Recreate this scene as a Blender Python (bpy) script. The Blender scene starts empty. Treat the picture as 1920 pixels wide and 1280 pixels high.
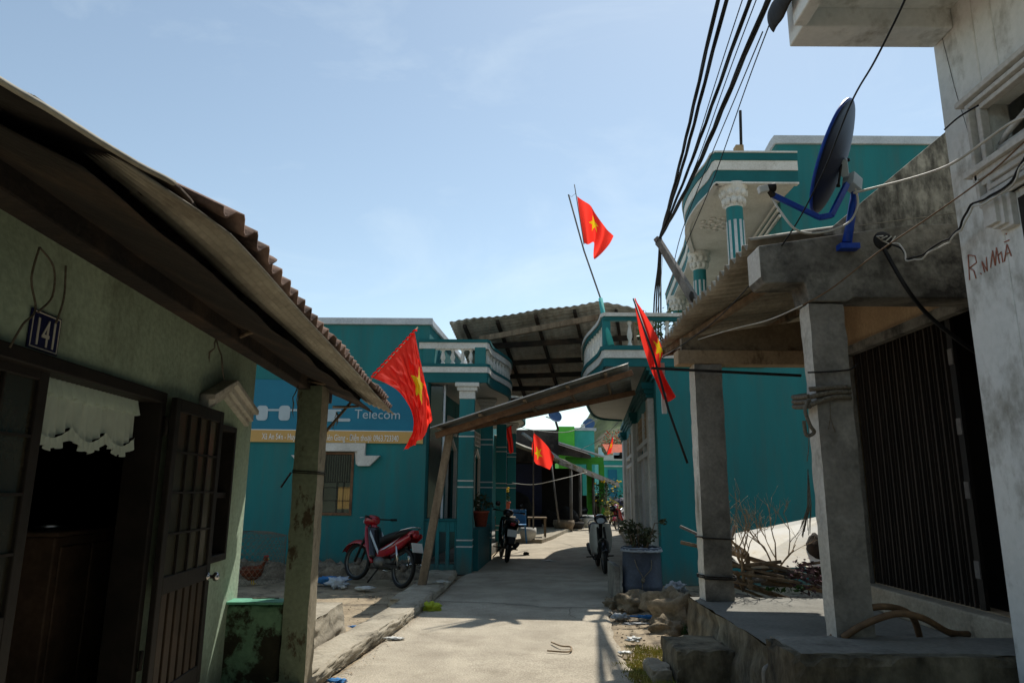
import bpy, math, random
from mathutils import Vector, Matrix, noise
random.seed(7)
sc = bpy.context.scene
COL = sc.collection
R = math.radians
# ---------------------------------------------------------------- camera
EYE = Vector((0, 0, 1.6)); FPX = 1300.0
cam_d = bpy.data.cameras.new('camera'); cam = bpy.data.objects.new('camera', cam_d); COL.objects.link(cam)
cam.location = EYE; cam.rotation_euler = (R(102), R(-.37), 0)
cam_d.sensor_width = 36; cam_d.lens = FPX/1920*36; cam_d.clip_start = .05; cam_d.clip_end = 5000
sc.camera = cam
CR = cam.rotation_euler.to_matrix()
# ---------------------------------------------------------------- world, sun, exposure
SUN_EL, SUN_AZ = R(55.5), R(24.5)          # azimuth clockwise from +Y
w = bpy.data.worlds.new('World'); sc.world = w; w.use_nodes = True
nt = w.node_tree; nt.nodes.clear()
sky = nt.nodes.new('ShaderNodeTexSky'); sky.sky_type = 'NISHITA'; sky.sun_disc = False
sky.sun_elevation = SUN_EL; sky.sun_rotation = SUN_AZ; sky.air_density = 1.0; sky.dust_density = .25; sky.ozone_density = 1.0
bg = nt.nodes.new('ShaderNodeBackground'); bg.inputs[1].default_value = .135
wo = nt.nodes.new('ShaderNodeOutputWorld')
hs = nt.nodes.new('ShaderNodeHueSaturation'); hs.inputs['Saturation'].default_value = .84; hs.inputs['Value'].default_value = .90
nt.links.new(sky.outputs[0], hs.inputs['Color'])
tc = nt.nodes.new('ShaderNodeTexCoord'); mpw = nt.nodes.new('ShaderNodeMapping'); mpw.inputs['Scale'].default_value = (1.2, 1.6, 3.4); mpw.inputs['Rotation'].default_value = (0, .5, .3)
cn = nt.nodes.new('ShaderNodeTexNoise'); cn.inputs['Scale'].default_value = 2.6; cn.inputs['Detail'].default_value = 9; cn.inputs['Roughness'].default_value = .6; cn.inputs['Distortion'].default_value = .6
cr_ = nt.nodes.new('ShaderNodeMapRange'); cr_.inputs[1].default_value = .52; cr_.inputs[2].default_value = .95; cr_.inputs[3].default_value = 0; cr_.inputs[4].default_value = .28
cm = nt.nodes.new('ShaderNodeMix'); cm.data_type = 'RGBA'; cm.inputs[7].default_value = (6.2, 6.6, 7.2, 1)
nt.links.new(tc.outputs['Generated'], mpw.inputs[0]); nt.links.new(mpw.outputs[0], cn.inputs['Vector']); nt.links.new(cn.outputs[0], cr_.inputs[0])
nt.links.new(cr_.outputs[0], cm.inputs[0]); nt.links.new(hs.outputs[0], cm.inputs[6]); tint = nt.nodes.new('ShaderNodeMix'); tint.data_type = 'RGBA'; tint.blend_type = 'MULTIPLY'; tint.inputs[0].default_value = 1; tint.inputs[7].default_value = (.97, 1.0, .91, 1)
nt.links.new(cm.outputs[2], tint.inputs[6]); nt.links.new(tint.outputs[2], bg.inputs[0]); nt.links.new(bg.outputs[0], wo.inputs[0])
sd = bpy.data.lights.new('sun', 'SUN'); sd.energy = 3.6; sd.angle = R(.5); sd.color = (1, .95, .86)
so = bpy.data.objects.new('sun', sd); COL.objects.link(so)
sunv = Vector((math.sin(SUN_AZ)*math.cos(SUN_EL), math.cos(SUN_AZ)*math.cos(SUN_EL), math.sin(SUN_EL)))
so.rotation_euler = (-sunv).to_track_quat('-Z', 'Y').to_euler(); so.location = (0, 0, 20)
sc.view_settings.view_transform = 'Standard'; sc.view_settings.look = 'None'
sc.view_settings.exposure = 0.45; sc.view_settings.gamma = 1.0
# ---------------------------------------------------------------- helpers
def P(u, v, x=None, y=None, z=None):
    d = CR @ Vector(((u-960)/FPX, -(v-640)/FPX, -1))
    s = (x/d.x) if x is not None else (y/d.y) if y is not None else ((z-EYE.z)/d.z)
    return EYE + d*s
def V(*a): return Vector(a)
LWA = math.radians(3.96)                       # the left house runs along this heading
LWM = Matrix.Translation((-2.25, 6, 0)) @ Matrix.Rotation(LWA, 4, 'Z')   # local y along its wall, x to the street
class MB:
    def __init__(s, M=None): s.v = []; s.f = []; s.sm = []; s.mi = []; s.M = M; s.k = 0
    def add(s, vs, fs, smooth=False):
        o = len(s.v)
        for p in vs:
            p = Vector(p); s.v.append(s.M @ p if s.M else p)
        for f in fs:
            s.f.append([i+o for i in f]); s.sm.append(smooth); s.mi.append(s.k)
        return s
    def box(s, x0, x1, y0, y1, z0, z1):
        return s.add([(x0,y0,z0),(x1,y0,z0),(x1,y1,z0),(x0,y1,z0),(x0,y0,z1),(x1,y0,z1),(x1,y1,z1),(x0,y1,z1)],
            [(0,3,2,1),(4,5,6,7),(0,1,5,4),(1,2,6,5),(2,3,7,6),(3,0,4,7)])
    def cut(s, x0, x1, y0, y1, z0, z1, ax, holes):
        """wall slab with rectangular holes; ax 'x': wall runs along x (holes x0,x1,z0,z1), 'y': along y"""
        a0, a1 = (x0, x1) if ax == 'x' else (y0, y1)
        xs = sorted({a0, a1} | {h[0] for h in holes} | {h[1] for h in holes})
        zs = sorted({z0, z1} | {h[2] for h in holes} | {h[3] for h in holes})
        for i in range(len(xs)-1):
            run = None
            for j in range(len(zs)-1):
                cx, cz = (xs[i]+xs[i+1])/2, (zs[j]+zs[j+1])/2
                inside = any(h[0] < cx < h[1] and h[2] < cz < h[3] for h in holes)
                if not inside: run = (run[0], zs[j+1]) if run else (zs[j], zs[j+1])
                if (inside or j == len(zs)-2) and run:
                    if ax == 'x': s.box(xs[i], xs[i+1], y0, y1, run[0], run[1])
                    else: s.box(x0, x1, xs[i], xs[i+1], run[0], run[1])
                    run = None
        return s
    def bar(s, p, q, w, h=None, up=(0,0,1), w2=None):
        p = Vector(p); q = Vector(q); h = h or w; d = (q-p).normalized(); up = Vector(up)
        if abs(d.dot(up)) > .98: up = Vector((0,1,0))
        a = d.cross(up).normalized(); b = a.cross(d).normalized(); k = (w2 or w)/w
        vs = [p-a*w/2-b*h/2, p+a*w/2-b*h/2, p+a*w/2+b*h/2, p-a*w/2+b*h/2]
        w_ = w*k; h_ = h*k
        vs += [q-a*w_/2-b*h_/2, q+a*w_/2-b*h_/2, q+a*w_/2+b*h_/2, q-a*w_/2+b*h_/2]
        return s.add(vs, [(0,1,2,3),(7,6,5,4),(0,4,5,1),(1,5,6,2),(2,6,7,3),(3,7,4,0)])
    def tube(s, pts, r, n=8, smooth=True):
        pts = [Vector(p) for p in pts]; m = len(pts); rs = r if isinstance(r, (list, tuple)) else [r]*m
        vs = []; a = None
        for i, p in enumerate(pts):
            d = (pts[min(i+1, m-1)]-pts[max(i-1, 0)])
            d = d.normalized() if d.length > 1e-9 else Vector((0,0,1))
            if a is None: a = d.orthogonal().normalized()
            a = (a - d*a.dot(d)); a = a.normalized() if a.length > 1e-6 else d.orthogonal().normalized()
            b = d.cross(a)
            for k in range(n):
                t = 2*math.pi*k/n; vs.append(p+(a*math.cos(t)+b*math.sin(t))*rs[i])
        fs = []
        for i in range(m-1):
            for k in range(n):
                k2 = (k+1) % n; fs.append((i*n+k, i*n+k2, (i+1)*n+k2, (i+1)*n+k))
        fs += [tuple(reversed(range(n))), tuple(range((m-1)*n, m*n))]
        s.add(vs, fs, smooth); s.sm[-2:] = [False, False]
        return s
    def lathe(s, prof, c, n=20, axis=(0,0,1), smooth=True, a0=0, a1=2*math.pi):
        c = Vector(c); ax = Vector(axis).normalized(); a = ax.orthogonal().normalized(); b = ax.cross(a)
        vs = []; full = abs(a1-a0-2*math.pi) < 1e-6; nn = n if full else n+1
        for r, z in prof:
            for k in range(nn):
                t = a0+(a1-a0)*k/n; vs.append(c+ax*z+(a*math.cos(t)+b*math.sin(t))*max(r, 1e-4))
        fs = []
        for i in range(len(prof)-1):
            for k in range(n):
                k2 = (k+1) % nn; fs.append((i*nn+k, i*nn+k2, (i+1)*nn+k2, (i+1)*nn+k))
        return s.add(vs, fs, smooth)
    def prism(s, poly, vec):
        n = len(poly); vec = Vector(vec); a = [Vector(p) for p in poly]; b = [p+vec for p in a]
        fs = [tuple(reversed(range(n))), tuple(range(n, 2*n))]+[(i, (i+1) % n, (i+1) % n+n, i+n) for i in range(n)]
        return s.add(a+b, fs)
    def grid(s, fn, nu, nv, th=0, smooth=True):
        vs = [Vector(fn(i/nu, j/nv)) for j in range(nv+1) for i in range(nu+1)]
        w_ = nu+1; fs = [(j*w_+i, j*w_+i+1, (j+1)*w_+i+1, (j+1)*w_+i) for j in range(nv) for i in range(nu)]
        if th:
            nn = Vector((0,0,0)); N = [Vector((0,0,0)) for _ in vs]
            for f in fs:
                q = (vs[f[2]]-vs[f[0]]).cross(vs[f[3]]-vs[f[1]])
                for i in f: N[i] += q
            n0 = len(vs); vs2 = [p-(N[i].normalized()*th if N[i].length else nn) for i, p in enumerate(vs)]
            fs = fs+[tuple(reversed([i+n0 for i in f])) for f in fs]
            ring = [i for i in range(w_)]+[j*w_+nu for j in range(1, nv+1)]+[nv*w_+i for i in range(nu-1, -1, -1)]+[j*w_ for j in range(nv-1, 0, -1)]
            for k in range(len(ring)):
                a, b = ring[k], ring[(k+1) % len(ring)]; fs.append((b, a, a+n0, b+n0))
            vs = vs+vs2
        return s.add(vs, fs, smooth)
    def loft(s, secs, n=16, smooth=True, pw=2.4):
        """secs: (x, yc, zc, hw, hh) rounded rings strung along x"""
        vs = []; m = len(secs)
        for (x, yc, zc, hw, hh) in secs:
            for k in range(n):
                t = 2*math.pi*k/n; c, q = math.cos(t), math.sin(t)
                vs.append((x, yc+math.copysign(abs(c)**(2/pw), c)*hw, zc+math.copysign(abs(q)**(2/pw), q)*hh))
        fs = [(i*n+k, i*n+(k+1) % n, (i+1)*n+(k+1) % n, (i+1)*n+k) for i in range(m-1) for k in range(n)]
        fs += [tuple(reversed(range(n))), tuple(range((m-1)*n, m*n))]
        s.add(vs, fs, smooth); s.sm[-2:] = [False, False]
        return s
    def rbox(s, x0, x1, y0, y1, z0, z1, seg=.05, amp=.006, chip=.02, f=7):
        """box with a slightly uneven surface and worn, chipped edges"""
        def disp(p):
            q = Vector(p); e = sorted((min(abs(q.x-x0), abs(q.x-x1)), min(abs(q.y-y0), abs(q.y-y1)), min(abs(q.z-z0), abs(q.z-z1))))
            near = e[1]     # distance to the nearest edge
            c = Vector(((x0+x1)/2, (y0+y1)/2, (z0+z1)/2)); k = max(0, 1-near/.05)*chip*max(0, .35+noise.noise(q*f*1.3))
            d = (c-q); d = Vector((math.copysign(1, d.x), math.copysign(1, d.y), math.copysign(1, d.z)))
            return q+d*k+Vector((noise.noise(q*f), noise.noise(q*f+Vector((9,0,0))), noise.noise(q*f+Vector((0,9,0)))))*amp
        N = lambda a, b: max(1, int(abs(b-a)/seg))
        nx, ny, nz_ = N(x0,x1), N(y0,y1), N(z0,z1)
        L = lambda a, b, t: a+(b-a)*t
        s.grid(lambda a, b: disp((L(x0,x1,a), y0, L(z0,z1,b))), nx, nz_, smooth=False)
        s.grid(lambda a, b: disp((L(x1,x0,a), y1, L(z0,z1,b))), nx, nz_, smooth=False)
        s.grid(lambda a, b: disp((x1, L(y0,y1,a), L(z0,z1,b))), ny, nz_, smooth=False)
        s.grid(lambda a, b: disp((x0, L(y1,y0,a), L(z0,z1,b))), ny, nz_, smooth=False)
        s.grid(lambda a, b: disp((L(x0,x1,a), L(y0,y1,b), z1)), nx, ny, smooth=False)
        s.grid(lambda a, b: disp((L(x1,x0,a), L(y0,y1,b), z0)), nx, ny, smooth=False)
        return s.weld()
    def weld(s, eps=1e-5):
        key = {}; mp = []; nv = []
        for p in s.v:
            k = (round(p.x/eps/4), round(p.y/eps/4), round(p.z/eps/4))
            if k not in key: key[k] = len(nv); nv.append(p)
            mp.append(key[k])
        s.v = nv; s.f = [[mp[i] for i in f] for f in s.f]; return s
    def rock(s, c, r, seed=0, sq=(1,1,.7), n=10, rough=.35, f=1.6):
        c = Vector(c); vs = []; 
        for j in range(n+1):
            th = math.pi*j/n
            for i in range(2*n):
                ph = math.pi*i/n
                d = Vector((math.sin(th)*math.cos(ph), math.sin(th)*math.sin(ph), math.cos(th)))
                k = 1+rough*noise.noise(d*f+Vector((seed*7.1, seed*3.3, 0)))+rough*.4*noise.noise(d*f*2.7+Vector((seed, 9, seed)))
                vs.append(c+Vector((d.x*sq[0], d.y*sq[1], d.z*sq[2]))*r*k)
        fs = [(j*2*n+i, j*2*n+(i+1) % (2*n), (j+1)*2*n+(i+1) % (2*n), (j+1)*2*n+i) for j in range(n) for i in range(2*n)]
        return s.add(vs, [tuple(reversed(f)) for f in fs], True)
    def sheet(s, O, A, B, per, amp, th=.004, nB=8, jag=0, sag=0, wob=0, ends=(0,0), seed=0, prof=0):
        O, A, B = Vector(O), Vector(A), Vector(B); L = A.length; nw = max(1, round(L/per)); nu = nw*8
        N = A.cross(B).normalized()
        if N.z < 0: N = -N
        rnd = random.Random(seed); jg = [[rnd.uniform(-jag, jag) for _ in range(nw+2)] for _ in range(2)]
        bl = B.length
        def fn(a, b):
            k = int(a*nw*.33); t0 = jg[0][k]/bl*(1-b); t1 = jg[1][k]/bl*b
            p = O+A*a+B*(b+t0+t1)
            h = amp*math.sin(2*math.pi*a*nw)
            if prof: h = amp*max(-1, min(1, 1.8*math.sin(2*math.pi*a*nw)))
            h += wob*noise.noise(Vector((a*L*.7, b*bl*.7, seed))) - sag*math.sin(math.pi*b)
            return p+N*h
        return s.grid(fn, nu, nB, th)
    def cloth(s, fn, nu, nv, star=None):
        vs = [Vector(fn(i/nu, j/nv)) for j in range(nv+1) for i in range(nu+1)]; w_ = nu+1; o = len(s.v)
        s.v += vs
        for j in range(nv):
            for i in range(nu):
                s.f.append([o+j*w_+i, o+j*w_+i+1, o+(j+1)*w_+i+1, o+(j+1)*w_+i]); s.sm.append(True)
                s.mi.append(1 if star and star((i+.5)/nu, (j+.5)/nv) else 0)
        return s
    def build(s, name, mats, parent=None, label=None, bevel=0, seg=2):
        me = bpy.data.meshes.new(name)
        inv = RM[parent].inverted() if parent is not None else Matrix()
        me.from_pydata([tuple(inv @ p) for p in s.v], [], s.f)
        me.polygons.foreach_set('use_smooth', s.sm)
        mats = mats if isinstance(mats, (list, tuple)) else [mats]
        for m in mats: me.materials.append(m)
        me.polygons.foreach_set('material_index', s.mi); me.update()
        o = bpy.data.objects.new(name, me); COL.objects.link(o)
        if parent is not None: o.parent = parent; RM[o] = RM[parent]
        else: RM[o] = Matrix()
        if label: o['label'] = label
        if bevel:
            b = o.modifiers.new('bevel', 'BEVEL'); b.width = bevel; b.segments = seg; b.limit_method = 'ANGLE'; b.angle_limit = R(35)
        return o
def build_each(mb, name, mats, parent=None, bevel=0, seg=2):
    """every connected piece becomes an object of its own"""
    par = list(range(len(mb.v)))
    def find(i):
        while par[i] != i: par[i] = par[par[i]]; i = par[i]
        return i
    for f in mb.f:
        r = find(f[0])
        for i in f[1:]:
            q = find(i)
            if q != r: par[q] = r
    groups = {}
    for k, f in enumerate(mb.f): groups.setdefault(find(f[0]), []).append(k)
    out = []
    for ks in groups.values():
        ids = sorted({i for k in ks for i in mb.f[k]}); mp = {i: j for j, i in enumerate(ids)}
        m = MB(); m.v = [mb.v[i] for i in ids]; m.f = [[mp[i] for i in mb.f[k]] for k in ks]; m.sm = [mb.sm[k] for k in ks]; m.mi = [mb.mi[k] for k in ks]
        out.append(m.build(name, mats, parent, None, bevel, seg))
    return out
RM = {}
def tag(o, label, cat, group=None, kind=None):
    o['label'] = label; o['category'] = cat
    if group: o['group'] = group
    if kind: o['kind'] = kind
    return o
def thing(name, loc, label, cat, group=None, rz=0):
    o = bpy.data.objects.new(name, None); COL.objects.link(o); o.location = loc; o.rotation_euler = (0,0,rz)
    o.empty_display_size = .2
    RM[o] = Matrix.Translation(loc) @ Matrix.Rotation(rz, 4, 'Z')
    return tag(o, label, cat, group)
def struct(o, label=None, kind='structure'):
    o['kind'] = kind
    if label: o['label'] = label
    return o
def text(body, size, M, mat, parent, name='lettering', ext=.003, sx=1, align='LEFT'):
    c = bpy.data.curves.new('t', 'FONT'); c.body = body; c.size = size; c.extrude = ext; c.align_x = align; c.resolution_u = 3
    t = bpy.data.objects.new('t', c); COL.objects.link(t)
    me = bpy.data.meshes.new_from_object(t.evaluated_get(bpy.context.evaluated_depsgraph_get()))
    bpy.data.objects.remove(t); bpy.data.curves.remove(c)
    mb = MB(); mb.add([M @ Vector((q.co.x*sx, q.co.y, q.co.z)) for q in me.vertices], [tuple(p.vertices) for p in me.polygons])
    bpy.data.meshes.remove(me)
    return mb.build(name, mat, parent)
FRONT = Matrix.Rotation(R(90), 4, 'X')
def catmull(pts, n=8):
    pts = [Vector(p) for p in pts]; out = []
    for i in range(len(pts)-1):
        p0 = pts[max(i-1, 0)]; p1 = pts[i]; p2 = pts[i+1]; p3 = pts[min(i+2, len(pts)-1)]
        for k in range(n):
            t = k/n; out.append(.5*((2*p1)+(p2-p0)*t+(2*p0-5*p1+4*p2-p3)*t*t+(3*p1-p0-3*p2+p3)*t**3))
    out.append(pts[-1]); return out
def cable(pts, r, mat, name, label=None, cat='cable', parent=None, n=6, group=None, seg=8, wig=0):
    q = catmull(pts, seg)
    if wig: q = [p+Vector((noise.noise(p*9), noise.noise(p*9+V(5,5,5)), noise.noise(p*9+V(9,2,1))))*wig for p in q]
    o = MB().tube(q, r, n).build(name, mat, parent)
    if label and not parent: tag(o, label, cat, group)
    return o
# ---------------------------------------------------------------- materials
def mat(name, col, col2=None, rough=.85, scale=6, bump=.15, bs=30, stain=None, sts=1.5, sta=.5, stw=.12, metal=0, spec=.3,
        stretch=(1,1,1), mixlo=.35, mixhi=.65, coat=0, fine=.12, top=None, dirt=None, dirt_h=.5):
    m = bpy.data.materials.new(name); m.use_nodes = True; n = m.node_tree; N = n.nodes; L = n.links
    b = N['Principled BSDF']; g = N.new('ShaderNodeNewGeometry')
    mp = N.new('ShaderNodeMapping'); mp.inputs['Scale'].default_value = stretch; L.new(g.outputs['Position'], mp.inputs[0])
    n1 = N.new('ShaderNodeTexNoise'); n1.inputs['Scale'].default_value = scale; n1.inputs['Detail'].default_value = 8; n1.inputs['Roughness'].default_value = .62
    L.new(mp.outputs[0], n1.inputs['Vector'])
    r1 = N.new('ShaderNodeMapRange'); r1.inputs[1].default_value = mixlo; r1.inputs[2].default_value = mixhi
    L.new(n1.outputs[0], r1.inputs[0])
    mx = N.new('ShaderNodeMix'); mx.data_type = 'RGBA'
    col2 = col2 or tuple(c*.78 for c in col)
    mx.inputs[6].default_value = (*col, 1); mx.inputs[7].default_value = (*col2, 1); L.new(r1.outputs[0], mx.inputs[0])
    out = mx.outputs[2]
    if stain:
        n2 = N.new('ShaderNodeTexNoise'); n2.inputs['Scale'].default_value = sts; n2.inputs['Detail'].default_value = 10; n2.inputs['Roughness'].default_value = .68
        L.new(mp.outputs[0], n2.inputs['Vector'])
        r2 = N.new('ShaderNodeMapRange'); r2.inputs[1].default_value = 1-sta-stw/2; r2.inputs[2].default_value = 1-sta+stw/2
        L.new(n2.outputs[0], r2.inputs[0])
        m2 = N.new('ShaderNodeMix'); m2.data_type = 'RGBA'; m2.inputs[7].default_value = (*stain, 1)
        L.new(r2.outputs[0], m2.inputs[0]); L.new(out, m2.inputs[6]); out = m2.outputs[2]
    n3 = N.new('ShaderNodeTexNoise'); n3.inputs['Scale'].default_value = bs; n3.inputs['Detail'].default_value = 6
    L.new(g.outputs['Position'], n3.inputs['Vector'])
    if fine:
        m3 = N.new('ShaderNodeMix'); m3.data_type = 'RGBA'; m3.blend_type = 'OVERLAY'; m3.inputs[0].default_value = fine*3
        L.new(out, m3.inputs[6]); L.new(n3.outputs[0], m3.inputs[7]); out = m3.outputs[2]
    if dirt:      # mud splashed up from the ground
        sx = N.new('ShaderNodeSeparateXYZ'); L.new(g.outputs['Position'], sx.inputs[0])
        nd = N.new('ShaderNodeTexNoise'); nd.inputs['Scale'].default_value = 5; nd.inputs['Detail'].default_value = 8; L.new(mp.outputs[0], nd.inputs['Vector'])
        ma = N.new('ShaderNodeMath'); ma.operation = 'MULTIPLY_ADD'; L.new(nd.outputs[0], ma.inputs[0]); ma.inputs[1].default_value = dirt_h*2.2; L.new(sx.outputs[2], ma.inputs[2])
        rd = N.new('ShaderNodeMapRange'); rd.inputs[1].default_value = dirt_h*2.1; rd.inputs[2].default_value = dirt_h*.9; rd.inputs[3].default_value = 0; rd.inputs[4].default_value = .8
        L.new(ma.outputs[0], rd.inputs[0]); md = N.new('ShaderNodeMix'); md.data_type = 'RGBA'; md.inputs[7].default_value = (*dirt, 1)
        L.new(rd.outputs[0], md.inputs[0]); L.new(out, md.inputs[6]); out = md.outputs[2]
    L.new(out, b.inputs['Base Color'])
    if bump:
        bp = N.new('ShaderNodeBump'); bp.inputs['Strength'].default_value = bump; bp.inputs['Distance'].default_value = .02
        ad = N.new('ShaderNodeMath'); L.new(n3.outputs[0], ad.inputs[0]); L.new(n1.outputs[0], ad.inputs[1])
        L.new(ad.outputs[0], bp.inputs['Height']); L.new(bp.outputs[0], b.inputs['Normal'])
    b.inputs['Roughness'].default_value = rough; b.inputs['Metallic'].default_value = metal
    b.inputs['Specular IOR Level'].default_value = spec
    if coat: b.inputs['Coat Weight'].default_value = coat; b.inputs['Coat Roughness'].default_value = .08
    return m
def S(r, g, b):   # sRGB 0-255 -> linear
    return tuple(((c/255)/12.92 if c/255 <= .04045 else ((c/255+.055)/1.055)**2.4) for c in (r, g, b))
def clothmat(name, col, tr=.5, bump=.3):
    m = mat(name, col, tuple(c*.88 for c in col), rough=.7, scale=14, bump=bump, bs=60, fine=.03)
    N = m.node_tree.nodes; L = m.node_tree.links; b = N['Principled BSDF']; o = N['Material Output']
    t = N.new('ShaderNodeBsdfTranslucent'); t.inputs[0].default_value = (*[min(1, c*1.25) for c in col], 1)
    x = N.new('ShaderNodeMixShader'); x.inputs[0].default_value = tr
    L.new(b.outputs[0], x.inputs[1]); L.new(t.outputs[0], x.inputs[2]); L.new(x.outputs[0], o.inputs[0]); return m
m_road = mat('road_concrete', S(178,168,149), S(152,142,125), scale=1.7, bump=.3, bs=70, stain=S(140,130,113), sts=2.4, sta=.36, stw=.2, fine=.26)
m_dirt = mat('dirt', S(166,150,124), S(134,119,97), scale=3, bump=.6, bs=25, stain=S(86,76,62), sts=2.2, sta=.42)
m_pave = mat('old_concrete', S(172,163,145), S(136,127,110), scale=2.2, bump=.4, bs=35, stain=S(92,86,74), sts=2.6, sta=.38)
m_teal = mat('teal_paint', S(34,117,120), S(35,107,110), rough=.8, scale=1.6, bump=.1, bs=60, stain=S(56,104,104), sts=2.6, sta=.40, stw=.24, stretch=(1.6,1.6,.22), fine=.06, dirt=S(84,92,82), dirt_h=.4)
m_tealL = mat('light_teal_paint', S(72,172,168), S(58,156,152), rough=.8, scale=1.2, bump=.08, fine=.05)
m_tealD = mat('teal_trim', S(16,96,100), S(14,86,90), rough=.7, scale=2, bump=.05, fine=.04)
m_trim = mat('white_trim', S(206,205,200), S(186,184,178), rough=.8, scale=2.5, bump=.1, stain=S(150,145,132), sts=3, sta=.3)
m_soff = mat('soffit_white', S(204,202,194), S(190,187,178), rough=.9, scale=1.5, bump=.08, stain=S(168,162,148), sts=1.5, sta=.32)
m_cap = mat('grey_cap', S(190,196,202), S(170,176,182), rough=.8, scale=2)
m_green = mat('old_green_plaster', S(172,190,166), S(150,168,146), rough=.9, scale=1.4, bump=.2, bs=30, stain=S(104,108,88), sts=1.9, sta=.36, stw=.25, stretch=(1,1,.5), dirt=S(96,92,74), dirt_h=.5)
m_peel = mat('mouldy_plaster', S(58,56,42), S(38,38,28), rough=.95, scale=2.5, bump=.5, bs=24, stain=S(108,142,114), sts=3.6, sta=.46, stw=.08)
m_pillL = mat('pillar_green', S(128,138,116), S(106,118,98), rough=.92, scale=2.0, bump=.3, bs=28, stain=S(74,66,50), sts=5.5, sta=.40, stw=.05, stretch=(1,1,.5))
m_pillR = mat('grey_concrete', S(150,145,135), S(116,112,104), rough=.92, scale=2.4, bump=.3, bs=34, stain=S(66,64,60), sts=2.1, sta=.38, stw=.3)
m_beam = mat('dark_stained_concrete', S(134,131,122), S(98,95,88), rough=.95, scale=2.6, bump=.35, stain=S(56,54,50), sts=3.6, sta=.46, stw=.2)
m_mould = mat('mouldy_parapet', S(150,148,138), S(112,110,102), rough=.95, scale=9, bump=.3, stain=S(62,61,57), sts=9, sta=.47, stw=.22, stretch=(1,1,.4))
m_wallW = mat('pale_plaster', S(232,234,230), S(212,216,214), rough=.9, scale=1.5, bump=.2, bs=26, stain=S(150,148,138), sts=3.2, sta=.40, stw=.2, stretch=(1,1,.55))
m_pale = mat('pale_trim_and_bounce', S(206,202,192), S(182,178,166), rough=.9, scale=2.2, bump=.25, stain=S(124,118,104), sts=3.4, sta=.36, stw=.2, stretch=(1,1,.5))  # bounced lane light put into the colour of street faces; plain cream on mouldings
m_paleL = mat('worn_bounce_lit_side', S(160,152,132), S(128,120,102), rough=.95, scale=3, bump=.25, stain=S(92,84,68), sts=5, sta=.38, stw=.1, stretch=(1,1,.4))  # left pillar's street side, lightened in colour for light bounced off the lane
m_ledge = mat('rough_ledge', S(142,133,112), S(84,77,62), rough=.95, scale=3.5, bump=.8, bs=16, stain=S(48,44,36), sts=3.2, sta=.45, stw=.25, stretch=(1,1,.5))
m_floor = mat('porch_floor', S(132,130,122), S(112,110,102), rough=.8, scale=2.2, bump=.15, stain=S(88,86,80), sts=2, sta=.36)
m_beige = mat('beige_plaster', S(176,154,124), S(152,130,102), rough=.9, scale=2, bump=.15, stain=S(92,72,52), sts=3.6, sta=.34, stretch=(1,1,.4))
m_infill = mat('dim_infill_plaster', S(138,124,102), S(112,100,82), rough=.9, scale=2, bump=.2, stain=S(78,66,52), sts=3, sta=.4)
m_corr = mat('old_roof_sheet', S(162,157,142), S(130,125,112), rough=.75, scale=2, bump=.1, stain=S(96,84,68), sts=1.6, sta=.38, stw=.3)
m_sheetG = mat('grey_roof_sheet', S(172,168,158), S(140,136,126), rough=.7, scale=1.5, bump=.05, stain=S(108,98,84), sts=1.2, sta=.36, stw=.3)
m_fibre = mat('fibre_cement_tile', S(142,116,102), S(104,82,72), rough=.95, scale=5, bump=.3, stain=S(62,50,44), sts=5, sta=.42)
m_tar = mat('blackened_board', S(44,38,33), S(26,23,20), rough=.9, scale=3, bump=.3, stain=S(88,70,54), sts=1.6, sta=.36, stw=.3)
m_zinc = mat('galvanised_sheet', S(150,150,144), S(120,118,110), rough=.5, metal=.5, scale=2, bump=.05, stain=S(96,88,76), sts=2, sta=.36)
m_zincB = mat('bright_zinc', S(214,218,222), S(190,194,198), rough=.45, metal=.3, bump=0, fine=.02)
m_wood = mat('weathered_timber', S(134,118,98), S(98,84,68), rough=.9, scale=9, bump=.3, stretch=(1,1,.2), stain=S(64,52,40), sts=4, sta=.38)
m_woodR = mat('brown_timber', S(122,92,68), S(90,66,50), rough=.85, scale=7, bump=.2, stain=S(50,38,28), sts=3, sta=.38)
m_woodG = mat('grey_timber', S(120,116,112), S(86,82,78), rough=.9, scale=8, bump=.3, stretch=(1,1,.3))
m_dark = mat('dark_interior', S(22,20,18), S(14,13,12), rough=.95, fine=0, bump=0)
m_shut = mat('rusty_shutter', S(62,53,46), S(42,36,31), rough=.75, scale=6, bump=.1, stretch=(1,1,.2))
m_iron = mat('dark_iron', S(40,36,32), S(26,23,20), rough=.7, scale=8, bump=.1)
m_door = mat('brown_door', S(38,33,29), S(25,22,19), rough=.6, scale=6, bump=.1)
m_glassD = mat('frosted_pane', S(60,56,44), S(40,38,30), rough=.25, scale=2, bump=.02, spec=.5)
m_glass = mat('dark_glass', S(28,34,36), S(20,24,26), rough=.08, scale=2, bump=0, spec=.6, fine=0)
m_black = mat('black_rubber', S(22,22,23), S(15,15,16), rough=.6, scale=12, bump=.05, fine=.03)
m_cable = mat('black_cable', S(34,35,38), S(24,25,27), rough=.6, fine=0)
m_cableW = mat('white_cable', S(200,198,190), S(180,178,168), rough=.6, fine=0)
m_rope = mat('rope', S(130,122,108), S(92,84,70), rough=.95, scale=60, bump=.6, bs=120)
m_brown = mat('brown_hose', S(128,100,72), S(96,74,54), rough=.6, scale=8)
m_flag = clothmat('red_flag_cloth', S(242,58,46), .82, .12)
m_star = clothmat('yellow_star_cloth', S(240,200,30), .5)
m_chrome = mat('chrome', S(190,190,190), S(170,170,170), rough=.2, metal=1, bump=0, fine=0)
m_red = mat('red_paint', S(150,20,32), S(134,16,28), rough=.25, scale=3, bump=0, coat=.7, fine=.02)
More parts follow.
